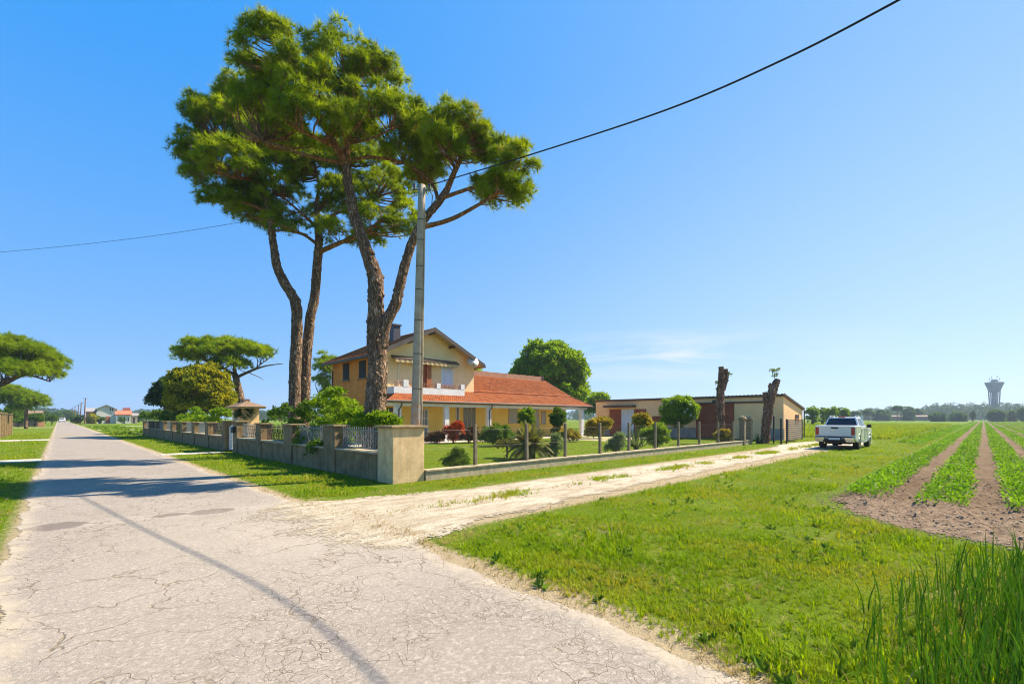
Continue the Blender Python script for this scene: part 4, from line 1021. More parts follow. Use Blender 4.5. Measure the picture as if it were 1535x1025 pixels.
# balcony: white parapet blocks with terracotta rail panels
VB = 28.45
u0, u1 = atV(590.5, VB)[0], atV(696.5, VB)[0]
bal = obj('balcony', MB().box((u0, VB, 3.42), (u1, VB+.18, 3.92)).box((u0, VB+.18, 3.42), (u0+.15, YA, 3.92)).box((u1-.15, VB+.18, 3.42), (u1, YA, 3.92)).box((u0+.15, VB+.18, 3.42), (u1-.15, YA, 3.55)), WHITEP, house)
mb = MB()
for (a, b, h) in ((605, 612.5, 4.42), (655, 660.5, 4.32), (691, 696.4, 4.34)):
    q0, q1 = atV(a, VB)[0], atV(b, VB)[0]; mb.box((q0, VB-.01, 3.915), (q1, VB+.19, h))
objs('parapet_post', mb, WHITEP, bal)
mb = MB()
for (a, b) in ((592, 605), (612.5, 655), (660.5, 691)):
    q0, q1 = atV(a, VB)[0], atV(b, VB)[0]
    mb.box((q0, VB+.07, 4.22), (q1, VB+.11, 4.26))
    n_ = max(3, int((q1-q0)/.12))
    for k in range(n_): x = q0+(q1-q0)*(k+.5)/n_; mb.box((x-.012, VB+.075, 3.92), (x+.012, VB+.105, 4.22))
objs('balcony_rail', mb, M('rail_terracotta', (.40, .20, .11), (.32, .15, .08), 4, .7, 0), bal)
# satellite dish
dp = PZ(708, 543.5, atV(708, YA-.3)[1]-.4)
dish = thing('satellite_dish', 'white satellite dish fixed at the gable corner of the farmhouse', 'satellite dish', dp)
pr = [(.02, -.02)]+[(.48*k/8, .16*(k/8)**2) for k in range(1, 9)]
mb = MB().lathe(pr, (0, 0, 0), 24); mt = Vector((-.32, -.88, .25)).to_track_quat('Z', 'Y').to_matrix()
mb.v = [tuple(mt @ Vector(v)+dp) for v in mb.v]; obj('reflector', mb, WHITEP, dish, smooth=True)
fo = dp+mt @ Vector((0, 0, .5)); mb = MB().tube([dp+mt @ Vector((0, -.46, .1)), fo], .015, 5).tube([fo, fo-mt @ Vector((0, 0, .12))], .04, 8); obj('feed_arm', mb, DARKIRON, dish)
mb = MB().tube([dp, dp+Vector((-.15, .35, -.1)), (X1-.1, YA-.01, dp.z-.1)], .03, 6); obj('mount', mb, WIRE, dish)

# ground floor wing, porch and its roofs
XW = 36.6; YP = 27.0; zP = 2.88; zW = 3.82
wallbox('wing_wall', (X1+.002, YA, 0), (XW, YA+.25, 3.4), YELLOW)
wallbox('porch_wall', (X0+.3, YA-.022, 0), (X1+.002, YA-.002, 3.3), YELLOW)['label'] = 'shaded yellow wall under the porch'
wallbox('wing_wall', (XW-.25, YA+.25, 0), (XW, YB, 2.9), CREAM)
mb = MB().prism([(XW-.252, YA, 2.9), (XW-.252, YB, 2.9), (XW-.252, 33.2, 5.5), (XW-.252, YA, 3.75)], (.25, 0, 0)); obj('gable_end', mb, CREAM, house)
XRt = 37.5
yb0, zb0 = 29.7, 3.88            # break line between porch roof and wing roof
yr, zr = 33.2, 5.72
tile_roof('porch_roof', (15.15, YP, zP), (XRt, YP, zP), (XRt, yb0, zb0), (17.75, yb0, zb0), TILE, house, .20)
tile_roof('porch_roof', (15.15, YA+.1, zP), (15.15, YP, zP), (17.75, YA, zb0-.03), (17.75, YA+.1, zb0-.03), TILE, house, .20)
tile_roof('wing_roof', (X1+.01, yb0-.12, zb0+.02), (XRt, yb0-.12, zb0+.02), (XRt, yr, zr), (X1+.01, yr, zr), TILE, house, .20)
tile_roof('wing_roof', (XRt, YB+.6, 3.9), (X1+.01, YB+.6, 3.9), (X1+.01, yr, zr), (XRt, yr, zr), TILE, house, .20)
mb = MB()
mb.prism([(15.2, YP+.05, zP-.14), (15.2, YP+.05, zP-.03), (15.2, yb0, zb0-.10), (15.2, yb0, zb0-.22)], (2.5, 0, 0)) if False else None
mb.prism([(17.7, YP+.05, zP-.14), (17.7, YP+.05, zP-.03), (17.7, yb0-.15, zb0-.12), (17.7, yb0-.15, zb0-.24)], (XRt-17.75, 0, 0))
mb.box((15.25, YP+.05, zP-.14), (17.7, YA-.02, zP-.04))
mb.prism([(X1+.02, yb0+.05, zb0-.06), (X1+.02, yr, zr-.04), (X1+.02, YB+.5, 3.83), (X1+.02, YB+.5, 3.72), (X1+.02, yr, zr-.16), (X1+.02, yb0+.05, zb0-.18)], (XRt-X1-.06, 0, 0))
obj('roof_soffit', mb, SOFFIT, house)
RIDGE = M('weathered_ridge_tiles', (.46, .24, .14), (.36, .19, .12), 3, .9, .2, 30)
mb = MB()
k = 0; x = X1+.02
while x < 36.9:
    mb.box((x, yr-.14, zr-.03), (x+.42, yr+.14, zr+.42+.02*math.sin(k*2.1))); x += .425; k += 1
obj('ridge', mb, RIDGE, house)
mb = MB().box((36.92, yr-.2, zr-.05), (37.1, yr+.2, zr+.52)); obj('ridge_end', mb, FASCIA, house)
# eaves: beam, gutter, brown drip edge
mb = MB().box((15.35, YP+.20, zP-.34), (XRt-.5, YP+.44, zP-.145)); obj('porch_beam', mb, WHITEB, house)
mb = MB().tube([(15.1, YP-.06, zP-.03), (XRt+.05, YP-.06, zP-.03)], .085, 8).tube([(15.08, YP-.06, zP-.03), (15.08, YA+.1, zP-.03)], .085, 8); objs('porch_gutter', mb, BROWND, house)
mb = MB().prism([(XRt+.005, YP-.02, zP-.14), (XRt+.005, YP-.02, zP+.09), (XRt+.005, yb0, zb0+.10), (XRt+.005, yr, zr+.06), (XRt+.005, yr, zr-.17), (XRt+.005, yb0, zb0-.13)], (.05, 0, 0)); obj('verge_board', mb, RUSTD, house)
# columns
for (a, b) in ((592.5, 602), (667, 673.5), (731, 736.5), (871.5, 877.5)):
    q0 = atV(a, YP+.2)[0]; q1 = atV(b, YP+.2)[0]; w = min(q1-q0, .46)
    c = obj('column', MB().box((q0, YP+.19, 0), (q0+w, YP+.45, zP-.342)), WHITEB, house, bevel=.01)
    obj('column_base', MB().box((q0-.05, YP+.14, .03), (q0+w+.05, YP+.50, .14)), WHITEB, c)
q = atV(855, YA)[0]
obj('corner_pilaster', MB().box((XW-.3, YA-.05, 0), (XW+.05, YA-.002, 3.2)), WHITEB, house)
for px in (598.5, 734.5):
    x = atV(px, YP+.1)[0]
    obj('downpipe', MB().tube([(x+.12, YP-.06, zP-.08), (x+.10, YP, zP-.35), (x, YP+.13, zP-.6), (x, YP+.13, .1)], .045, 6), BROWND, house)
# openings under the porch
V = YA-.022
window((580, 611, 594, 617.5), V, BROWND, GLASSD, 1)
window((629, 613, 641.5, 655), V, WHITEP, CURT, 1, 2, 'glazed_door')
window((683, 608, 688, 655), V, WHITEB, CURT, 0, 0, 'window', .05)
window((694, 608.5, 712.5, 655), V, SOFFIT, CURT, 2, 0, 'sliding_door', .05)
V = YA
window((762, 609.5, 775.5, 634.5), V, SOFFIT, GREYSH, 0, 0, 'window', .05)
window((796.5, 610, 808, 655), V, SOFFIT, GREYSH, 0, 0, 'door', .05)
window((811, 616, 818, 636), V, SOFFIT, GREYSH, 0, 0, 'window', .05)
window((842, 612, 848, 634), V, SOFFIT, GREYSH, 0, 0, 'window', .05)
obj('porch_lamp', MB().box((atV(646, 28.3)[0]-.14, 28.2, 2.55), (atV(646, 28.3)[0]+.14, 28.46, 2.78)).tube([(atV(646, 28.3)[0], 28.33, 2.78), (atV(646, 28.3)[0], 28.33, 3.3)], .012, 5), RUSTD, house)
# the back part of the wing
wallbox('wing_wall', (X1, YB, 0), (XW, YB+.25, 3.7), CREAM)

# ------------------------------------------------------------------ long shed beyond
XS = 39.6; ys0, ys1 = 10.7, 28.0; xb = 44.7; zf, zb = 3.52, 2.55
shed = thing('farm_shed', 'long sand coloured lean-to shed with rust red doors and corrugated roof', 'shed', (XS, ys0, 0))
obj('front_wall', MB().box((XS, ys0, .9), (XS+.25, ys1, zf-.12)), SHEDP, shed)
obj('plinth', MB().box((XS-.004, ys0-.004, 0), (XS+.25, ys1, .9)), SHEDL, shed)
for y in (ys0, ys1-.25):
    obj('end_wall', MB().prism([(XS+.25, y, 0), (xb, y, 0), (xb, y, zb-.12), (XS+.25, y, zf-.17)], (0, .25, 0)), SHEDP, shed)
obj('rear_wall', MB().box((xb, ys0, 0), (xb+.2, ys1, zb-.14)), SHEDP, shed)
tile_roof('roof', (xb+.35, ys0-.10, zb-.05), (xb+.35, ys1+.2, zb-.05), (XS-.22, ys1+.2, zf+.02), (XS-.22, ys0-.10, zf+.02), CORR, shed, .30, .055, 2.2, .004)
mb = MB().prism([(XS-.1, ys0-.07, zf-.13), (xb+.3, ys0-.07, zb-.16), (xb+.3, ys0-.07, zb-.07), (XS-.1, ys0-.07, zf-.03)], (0, ys1-ys0+.2, 0)); obj('roof_deck', mb, CORR, shed)
obj('roof_edge', MB().prism([(XS-.24, ys0-.135, zf-.06), (xb+.38, ys0-.135, zb-.13), (xb+.38, ys0-.135, zb+.03), (XS-.24, ys0-.135, zf+.10)], (0, .03, 0)), BROWND, shed)
mb = MB().tube([(xb+.32, ys0-.1, zb-.15), (xb+.3, ys0-.1, .1)], .05, 6); obj('downpipe', mb, BROWND, shed)
def sbox(name, px, d0, d1, mat, parent=None, zbot=None):
    v0, Z0 = atU(px[0], XS); v1, Z1 = atU(px[2], XS); Z = (Z0+Z1)/2
    return obj(name, MB().box((XS-d1, v1, HT(px[3], Z) if zbot is None else zbot), (XS-d0, v0, HT(px[1], Z))), mat, parent or shed)
sbox('door_leaf', (914, 613.5, 931.5, 0), .006, .06, RUSTD, zbot=.03); sbox('door_leaf', (951, 613, 969, 0), .006, .06, RUSTD, zbot=.03)
d = sbox('white_door', (932, 612.8, 950.5, 0), .006, .05, WHITEP, zbot=.03)
mb = MB()
va, vb_ = atU(932, XS)[0], atU(950.5, XS)[0]
for k in range(9): y = vb_+(va-vb_)*(k+.5)/9; mb.box((XS-.062, y-.025, .08), (XS-.05, y+.025, 2.5))
obj('ribs', mb, PALEBL, d)
v0, Z0 = atU(910, XS); v1, Z1 = atU(953.5, XS)
obj('door_canopy', MB().box((XS-.75, v1, 2.78), (XS, v0, 2.98)), BROWND, shed)
sbox('small_door', (978, 623.5, 1000, 0), .006, .05, RUSTD, zbot=.3)
sbox('sliding_door', (1043.5, 604.5, 1101, 0), .006, .04, RUSTD, zbot=.03)
sbox('sliding_panel', (1101.5, 605, 1151, 0), .02, .10, SHEDP, zbot=.04)
sbox('door_rail', (1043, 602.2, 1161, 604.2), .006, .16, BROWND)
v0, Z0 = atU(1071, XS); obj('wall_lamp', MB().box((XS-.22, v0-.1, 3.05), (XS-.003, v0+.1, 3.25)), DARKIRON, shed)
v0, Z0 = atU(995, XS); obj('wall_lamp', MB().box((XS-.22, v0-.12, 3.2), (XS-.003, v0+.12, 3.36)), RUSTD, shed)
# small hatch in the end wall
u0, Zc = atV(1192, ys0); u1, _ = atV(1197, ys0)
w = obj('hatch', MB().box((u0, ys0-.05, HT(634, Zc)), (u1, ys0-.004, HT(621, Zc))), SHUT, shed)
obj('hatch_opening', MB().box((u0+.06, ys0-.056, HT(626.5, Zc)), (u1-.06, ys0-.05, HT(621.7, Zc))), GLASSD, w)

# ------------------------------------------------------------------ pickup truck
TR = Vector((30.25, 5.68, 0))
truck = thing('pickup_truck', 'white double cab pickup parked on the lane, seen from behind', 'pickup truck', TR)
PAINT = glossy('white_car_paint', (.72, .70, .67), .22, 0, .6)
BLACKP = M('black_plastic', (.022, .022, .023), (.016, .016, .017), 20, .6, .1, 80)
TYRE = M('tyre_rubber', (.018, .018, .018), (.03, .028, .025), 9, .9, .3, 60)
ALLOY = glossy('alloy_rim', (.50, .50, .50), .3, 1)
REDL = glossy('red_tail_light', (.42, .012, .012), .12, 0, .5)
CHROME = glossy('chrome', (.6, .6, .6), .12, 1)
GLASSB = glossy('tinted_car_glass', (.012, .014, .018), .04)
PLATE = M('number_plate', (.70, .70, .68), (.6, .6, .58), 20, .5, 0)
def T3(p): return (TR.x+p[0], TR.y+p[1], TR.z+p[2])
def tb(mb): mb.v = [T3(v) for v in mb.v]; return mb
Lr, xr, xf, wr = 5.25, 1.22, 4.42, .40    # length, rear and front axle, arch radius
def arch(cx, zc=.40, r=.46, n=9): return [(cx-r*math.cos(PI*k/(n-1)), zc+r*math.sin(PI*k/(n-1))*1.0) for k in range(n)]
prof = [(.06, .50)]+[(xr-.46, .42)]+arch(xr)[0:]+[(xr+.46, .40), (xf-.46, .38)]+arch(xf)+[(xf+.47, .42), (Lr-.05, .45), (Lr, .70), (Lr-.05, .98), (Lr-.35, 1.10), (3.75, 1.17), (3.45, 1.20), (1.62, 1.22), (1.55, 1.32), (.06, 1.32), (.0, 1.28), (.0, .60)]
def side_loft(prof, ys):
    """skin between scaled copies of a side profile at several half-widths"""
    mb = MB(); n = len(prof)
    loops = [[(x+dx*(1 if x < Lr/2 else -1), y, z-dz*(z-.8)) for x, z in prof] for y, dx, dz in ys]
    vs = [p for l in loops for p in l]; fs = []
    for a in range(len(loops)-1):
        for k in range(n): fs.append((a*n+k, a*n+(k+1) % n, (a+1)*n+(k+1) % n, (a+1)*n+k))
    fs += [tuple(range(n))[::-1], tuple(range((len(loops)-1)*n, len(loops)*n))]
    return mb.add(vs, fs)
body = side_loft(prof, [(-.925, .05, .10), (-.90, .01, .03), (-.82, 0, 0), (.82, 0, 0), (.90, .01, .03), (.925, .05, .10)])
bo = obj('body', tb(body), PAINT, truck, bevel=.02)
# cab
def ring(x0, x1, y, z): return [(x0, -y, z), (x1, -y, z), (x1, y, z), (x0, y, z)]
cab = MB().hexa([(1.60, -.86, 1.20), (3.92, -.86, 1.17), (3.92, .86, 1.17), (1.60, .86, 1.20), (1.86, -.66, 1.76), (3.12, -.66, 1.78), (3.12, .66, 1.78), (1.86, .66, 1.76)])
obj('cab', tb(cab), PAINT, truck, bevel=.05)
objs('roof_rail', tb(MB().tube([(1.95, -.6, 1.80), (2.1, -.6, 1.85), (3.0, -.6, 1.86), (3.1, -.6, 1.81)], .022, 6).tube([(1.95, .6, 1.80), (2.1, .6, 1.85), (3.0, .6, 1.86), (3.1, .6, 1.81)], .022, 6)), CHROME, truck)
def lerp(a, b, t): return tuple(a[i]+(b[i]-a[i])*t for i in range(3))
def panel(a, b, c, d, n, th=.012):   # quad inset panel set proud along n
    n = Vector(n); return MB().hexa([Vector(p)-n*.01 for p in (a, b, c, d)]+[Vector(p)+n*th for p in (a, b, c, d)])
def on(face, s, t):
    a, b, c, d = face; return lerp(lerp(a, b, s), lerp(d, c, s), t)
rear = ((1.60, -.86, 1.20), (1.60, .86, 1.20), (1.86, .66, 1.76), (1.86, -.66, 1.76))
obj('rear_window', tb(panel(on(rear, .05, .16), on(rear, .95, .16), on(rear, .94, .90), on(rear, .06, .90), (-.91, 0, .42))), GLASSB, truck)
for s in (-1, 1):
    f = ((1.60, s*.86, 1.20), (3.92, s*.86, 1.17), (3.12, s*.66, 1.78), (1.86, s*.66, 1.76))
    n = (0, s*.95, .32)
    obj('side_window', tb(panel(on(f, .10, .18), on(f, .40, .18), on(f, .42, .86), on(f, .13, .86), n)), GLASSB, truck)
    obj('side_window', tb(panel(on(f, .44, .18), on(f, .86, .18), on(f, .86, .86), on(f, .46, .86), n)), GLASSB, truck)
    sd = MB()
    for x in (1.66, 2.62, 3.58): sd.box((x, s*.9275-.004, .48), (x+.012, s*.9275+.004, 1.15))
    objs('door_seam', tb(sd), BLACKP, truck)
    objs('door_handle', tb(MB().box((1.85, s*.925, 1.02), (2.03, s*.955, 1.06)).box((2.85, s*.925, 1.02), (3.03, s*.955, 1.06))), CHROME, truck)
    obj('mirror', tb(MB().hexa([(3.42, s*.93, 1.16), (3.56, s*.93, 1.16), (3.56, s*1.13, 1.18), (3.42, s*1.13, 1.18), (3.43, s*.93, 1.36), (3.54, s*.93, 1.36), (3.52, s*1.12, 1.36), (3.43, s*1.12, 1.36)]).tube([(3.5, s*.85, 1.22), (3.5, s*.95, 1.24)], .03, 6)), BLACKP, truck, bevel=.02)
    obj('side_step', tb(MB().tube([(1.85, s*.86, .36), (3.75, s*.86, .36)], .045, 8).box((2.0, s*.6, .36), (2.06, s*.86, .40)).box((3.5, s*.6, .36), (3.56, s*.86, .40))), CHROME, truck)
    tl = obj('tail_light', tb(MB().hexa([(-.012, s*.735, .80), (.16, s*.938, .80), (.16, s*.92, .80), (.05, s*.735, .80), (-.008, s*.735, 1.22), (.13, s*.934, 1.20), (.13, s*.91, 1.20), (.05, s*.735, 1.22)]).box((-.014, min(s*.735, s*.90), .80), (.06, max(s*.735, s*.90), 1.22))), REDL, truck, bevel=.015); tl['label'] = 'red vertical tail light'
    
    obj('bumper_corner', tb(MB().box((-.13, min(s*.46, s*.90), .52), (.16, max(s*.46, s*.90), .68)).box((-.10, min(s*.5, s*.88), .42), (.16, max(s*.5, s*.88), .52))), CHROME if s < 2 else BLACKP, truck, bevel=.02)
    ar = MB()
    for cx in (xr, xf):
        a1 = arch(cx, .40, .47, 13); a2 = arch(cx, .40, .41, 13)
        for k in range(12):
            ar.hexa([(a1[k][0], s*.87, a1[k][1]), (a1[k+1][0], s*.87, a1[k+1][1]), (a2[k+1][0], s*.87, a2[k+1][1]), (a2[k][0], s*.87, a2[k][1]), (a1[k][0], s*.936, a1[k][1]), (a1[k+1][0], s*.936, a1[k+1][1]), (a2[k+1][0], s*.936, a2[k+1][1]), (a2[k][0], s*.936, a2[k][1])])
    obj('wheel_arch_trim', tb(ar), PAINT, truck)
    for cx in (xr, xf):
        w = obj('wheel', tb(MB().lathe([(.22, -.13), (.36, -.135), (.395, -.10), (.40, -.05), (.40, .05), (.395, .10), (.36, .135), (.22, .13)], (cx, s*.79, .40), 28, 'y')), TYRE, truck, smooth=False); 
        rm = MB().lathe([(.245, -.02), (.255, .005), (.245, .012), (.20, -.01)], (cx, s*.79+s*.125, .40), 24, 'y')
        for k in range(6):
            th = 2*PI*k/6; c_, s_ = math.cos(th), math.sin(th); y = s*.79+s*.125
            q = [(cx+c_*r-s_*o, y+e, .40+s_*r+c_*o) for e in (-.02, .02) for r, o in ((.03, -.035), (.23, -.05), (.23, .05), (.03, .035))]
            rm.hexa(q)
        rm.lathe([(.06, -.03), (.06, .03), (.03, .035)], (cx, s*.79+s*.12, .40), 14, 'y')
        obj('rim', tb(rm), ALLOY, w)
        obj('hub_backing', tb(MB().lathe([(.24, -.01), (.24, .01)], (cx, s*.79+s*.085, .40), 20, 'y')), BLACKP, w)
tg = obj('tailgate', tb(MB().box((-.014, -.72, .72), (.05, .72, 1.30))), PAINT, truck, bevel=.02)
obj('tailgate_crease', tb(MB().box((-.022, -.70, .84), (-.013, .70, .86)).box((-.026, -.70, 1.265), (-.013, .70, 1.285))), PAINT, tg, bevel=.005)
obj('handle', tb(MB().box((-.03, -.16, 1.14), (-.013, .16, 1.22))), BLACKP, tg, bevel=.01)
obj('badge', tb(MB().box((-.02, .02, 1.0), (-.014, .12, 1.035))), CHROME, tg)
obj('bumper', tb(MB().box((-.12, -.46, .50), (.10, .46, .60)).box((-.09, -.90, .685), (.05, .90, .72)).box((-.05, -.80, .40), (.3, .80, .50))), BLACKP, truck, bevel=.015)
obj('number_plate', tb(MB().box((-.127, -.26, .545), (-.121, .26, .655))), PLATE, truck)
obj('plate_backing', tb(MB().box((-.1205, -.3, .50), (-.05, .3, .68))), BLACKP, truck)
obj('brake_light', tb(MB().box((1.84, -.16, 1.765), (1.95, .16, 1.825))), REDL, truck, bevel=.01)
obj('underbody', tb(MB().box((.35, -.62, .30), (4.9, .62, .48)).tube([(xr, -.7, .40), (xr, .7, .40)], .07, 8).lathe([(.05, -.15), (.17, -.1), (.17, .1), (.05, .15)], (xr, 0, .38), 12, 'y')), BLACKP, truck)
obj('exhaust', tb(MB().tube([(.9, .45, .36), (.05, .48, .36)], .035, 8)), CHROME, truck)
obj('headlight', tb(MB().box((Lr-.14, -.86, .80), (Lr-.02, -.5, .98))), GLASSB, truck); obj('headlight', tb(MB().box((Lr-.14, .5, .80), (Lr-.02, .86, .98))), GLASSB, truck)
obj('windscreen', tb(panel((3.86, -.76, 1.22), (3.86, .76, 1.22), (3.18, .60, 1.74), (3.18, -.60, 1.74), (.6, 0, .8))), GLASSB, truck)
# ------------------------------------------------------------------ garden plants
def shrub(name, label, cat, base, blobs, mat, n_clump=30, clump_r=.25, per=22, size=.13, templates=None, stems=5, group=None, low=-.6, inner=.3, bark=None, stemr=.025):
    t = thing(name, label, cat, (base[0], base[1], 0), group)
    jb = []
    for b in blobs:
        jb.append(b); m_ = min(b[3:6])
        for q in range(2 if inner < .5 and low > -.85 else 0):
            d_ = rand_dirs(1)[0]; d_[2] = abs(d_[2])*.8; s_ = random.uniform(.3, .45)
            jb.append((b[0]+d_[0]*b[3]*.85, b[1]+d_[1]*b[4]*.85, b[2]+d_[2]*b[5]*.95, m_*s_, m_*s_, m_*s_*1.2))
    blobs = jb
    CL = crown('foliage', blobs, mat, t, n_clump, clump_r, per, size, templates or LEAVES, low, inner)
    mb = MB(); c = np.array([b[:3] for b in blobs])
    for k in range(stems):
        q = CL[random.randrange(len(CL))]; b0 = Vector((base[0]+random.uniform(-.1, .1), base[1]+random.uniform(-.1, .1), 0))
        p = curve([b0, b0.lerp(Vector(q), .5)+Vector((random.uniform(-.1, .1), random.uniform(-.1, .1), .1)), q], 4)
        mb.tube(p, [stemr*(1-.7*i/(len(p)-1)) for i in range(len(p))], 5)
    obj('stems', mb, bark or BARKS, t, smooth=True)
    return t
def pxb(x, y, Z, rx, rz, ry=None):
    p = PZ(x, y, Z); k = Z/F; q = math.cos(math.atan((x-CX)/F))**.7; return (p.x, p.y, p.z, rx*k*q, (ry or rx)*k*q, rz*k)
# big bushes leaning over the road wall
def uz(px, u): v, Z = atU(px, u); return v, Z
def wallbush(name, label, blobs_px, u, mat, **kw):
    bl = []
    for (x, y, rx, rz, du) in blobs_px:
        v, Z = atU(x, u+du); bl.append(pxb(x, y, Z, rx, rz))
    x0, y0 = np.mean([b[0] for b in bl]), np.mean([b[1] for b in bl])
    return shrub(name, label, 'shrub', (max(x0, UB+.2), y0), bl, mat, **kw)
wallbush('oleander_shrub', 'tall bright green bush rising over the wall just left of the thick forked trunk', [(515, 620, 34, 34, .3), (495, 612, 26, 26, .5), (540, 640, 24, 28, .2), (505, 655, 38, 30, .3)], 7.3, LEAFBR, n_clump=70, clump_r=.26, per=24, size=.15, templates=LONGLV+LEAVES, stems=9)
wallbush('privet_shrub', 'dark straggly bush spilling over the railings below the two left pine trunks', [(455, 632, 26, 24, .1), (430, 622, 20, 16, .3), (465, 660, 26, 22, -.5), (480, 675, 22, 16, -.9), (410, 630, 14, 12, .4), (470, 612, 14, 18, .3)], 7.3, LEAFG, n_clump=60, clump_r=.24, per=20, size=.13, stems=12, inner=.2)
wallbush('privet_shrub', 'low yellow green bush at the foot of the thick forked trunk behind the last railing', [(572, 632, 20, 14, .1), (548, 638, 18, 16, -.1), (585, 640, 14, 12, .2)], 7.4, LEAFBR, n_clump=34, clump_r=.2, per=22, size=.13, stems=6)
wallbush('yucca_plant', 'pale spiky leaved plant in front of the gate porch', [(367, 622, 12, 11, 0)], 7.0, SWORD, n_clump=16, clump_r=.22, per=12, size=.34, templates=[needle_tuft(8, .9, .12) for _ in range(4)], stems=4)
wallbush('hedge_shrub', 'bright green shrub overhanging the wall on the far side of the garden gate', [(300, 632, 24, 16, .2), (322, 626, 16, 16, .3), (283, 645, 12, 14, -.5), (290, 628, 18, 12, .5)], 7.2, LEAFBR, n_clump=46, clump_r=.34, per=24, size=.2, stems=6)
wallbush('hedge_shrub', 'low clipped hedge on top of the far end of the roadside wall', [(222, 624, 8, 6, .6), (236, 625, 10, 7, .6), (252, 626, 12, 8, .5), (268, 628, 10, 8, .4)], 7.0, LEAFG, n_clump=44, clump_r=.4, per=20, size=.22, stems=5)

def gz(px, py): g = GR(px, py); return g
def garden(name, label, cat, px, ybase, blobs, mat, **kw):
    """blobs in (dx px, row, rx px, rz px) at the depth of the foot point"""
    g = GR(px, ybase); Z = F*EYE/(ybase-HY)
    return shrub(name, label, cat, g, [pxb(px+dx, y, Z, rx, rz) for dx, y, rx, rz in blobs], mat, **kw)
garden('red_leaf_shrub', 'bright red leaved shrub in front of the porch column', 'shrub', 680, 664.5, [(0, 645, 9, 9), (7, 643, 6, 8), (-7, 650, 6, 7), (1, 655, 7, 7)], LEAFRED, n_clump=36, clump_r=.28, per=20, size=.2, templates=LONGLV, stems=6)
garden('maroon_shrub', 'dark maroon shrub with red tips right of the bright red one', 'shrub', 703, 664, [(0, 654, 11, 6), (7, 656, 8, 6), (6, 647, 3, 4)], LEAFMAR, n_clump=36, clump_r=.26, per=20, size=.17, stems=5)
garden('maroon_shrub', 'dark low plant at the porch edge between corner pillar and red shrub', 'shrub', 656, 664, [(0, 656, 9, 6), (-9, 659, 8, 3)], LEAFMAR, n_clump=30, clump_r=.26, per=20, size=.17, stems=5)
garden('round_shrub', 'dense dark green rounded bush on the lawn left of the sago palm', 'shrub', 742, 668.5, [(0, 655, 23, 13), (4, 646, 17, 9), (16, 658, 15, 9), (-12, 660, 12, 8)], LEAFG, n_clump=90, clump_r=.24, per=26, size=.12, stems=5)
garden('lawn_shrub', 'small leafy shrub with a bare upright twig near the low kerb wall', 'shrub', 682, 704, [(0, 692, 20, 9), (-8, 696, 14, 6), (8, 688, 11, 9), (4, 678, 5, 9)], LEAFG, n_clump=44, clump_r=.14, per=16, size=.10, templates=LONGLV, stems=9, inner=.15)
garden('grey_leaf_shrub', 'upright grey green shrub beside the fence post right of the sago palm', 'shrub', 830, 688.5, [(0, 676, 9, 11), (3, 664, 7, 10), (-6, 680, 7, 7)], LEAFSIL, n_clump=34, clump_r=.18, per=16, size=.15, templates=LONGLV, stems=6)
garden('bronze_shrub', 'bronze brown low shrub behind the grey green upright one', 'shrub', 854, 662, [(0, 653, 12, 7), (9, 656, 8, 4), (-8, 654, 8, 7)], LEAFOR, n_clump=30, clump_r=.24, per=16, size=.2, templates=LONGLV, stems=5)
garden('orange_leaf_shrub', 'orange and green shrub at the left end of the shed', 'shrub', 898, 657, [(0, 639, 12, 8), (6, 634, 8, 6), (-7, 646, 8, 7)], LEAFOR, n_clump=36, clump_r=.4, per=18, size=.28, stems=6)
garden('silver_shrub', 'silvery green shrub at the fence below the white shed door', 'shrub', 924, 680, [(0, 668, 13, 9), (5, 660, 8, 8), (-8, 672, 8, 6)], LEAFSIL, n_clump=46, clump_r=.2, per=18, size=.14, templates=LONGLV, stems=8)
garden('feathery_shrub', 'bright feathery green bush beside the agave at the fence', 'shrub', 982, 674, [(0, 656, 15, 13), (6, 648, 12, 10), (-10, 652, 9, 13), (8, 664, 12, 8)], LEAFBR, n_clump=70, clump_r=.24, per=20, size=.18, templates=LONGLV, stems=7)
garden('young_tree', 'thin yellow green sapling between the white shed door and the round tree', 'sapling', 962, 668, [(0, 636, 9, 8), (-3, 628, 6, 6), (4, 645, 7, 7)], LEAFOR, n_clump=26, clump_r=.28, per=14, size=.22, stems=5)
garden('stump_shrub', 'small pale green shrub at the foot of the upright bare trunk', 'shrub', 1083, 667, [(0, 657, 9, 7), (3, 651, 7, 6)], LEAFOR, n_clump=30, clump_r=.25, per=18, size=.18, stems=5)

# clipped standards in front of the wing
for (px, yb, lab) in ((789, 660, 'clipped ball topiary in front of the wing, left one of two'), (836, 660, 'clipped darker ball topiary near the wing corner, right one of two')):
    g = GR(px, yb); Z = F*EYE/(yb-HY)
    t = shrub('ball_topiary', lab, 'topiary', g, [pxb(px, 624.5, Z, 11.5, 14), pxb(px, 630, Z, 11, 10)], LEAFBR if px < 800 else LEAFG, n_clump=90, clump_r=.17, per=26, size=.12, stems=4, group='ball topiaries before the porch', low=-1)
    obj('trunk', MB().tube([(g.x, g.y, 0), (g.x+.03, g.y, .8), (g.x, g.y, 1.5)], .07, 7), BARKS, t)
    Cs = crown('skirt_foliage', [pxb(px, 650, Z, 10, 8)], LEAFOR, t, 20, .24, 18, .2, LONGLV)
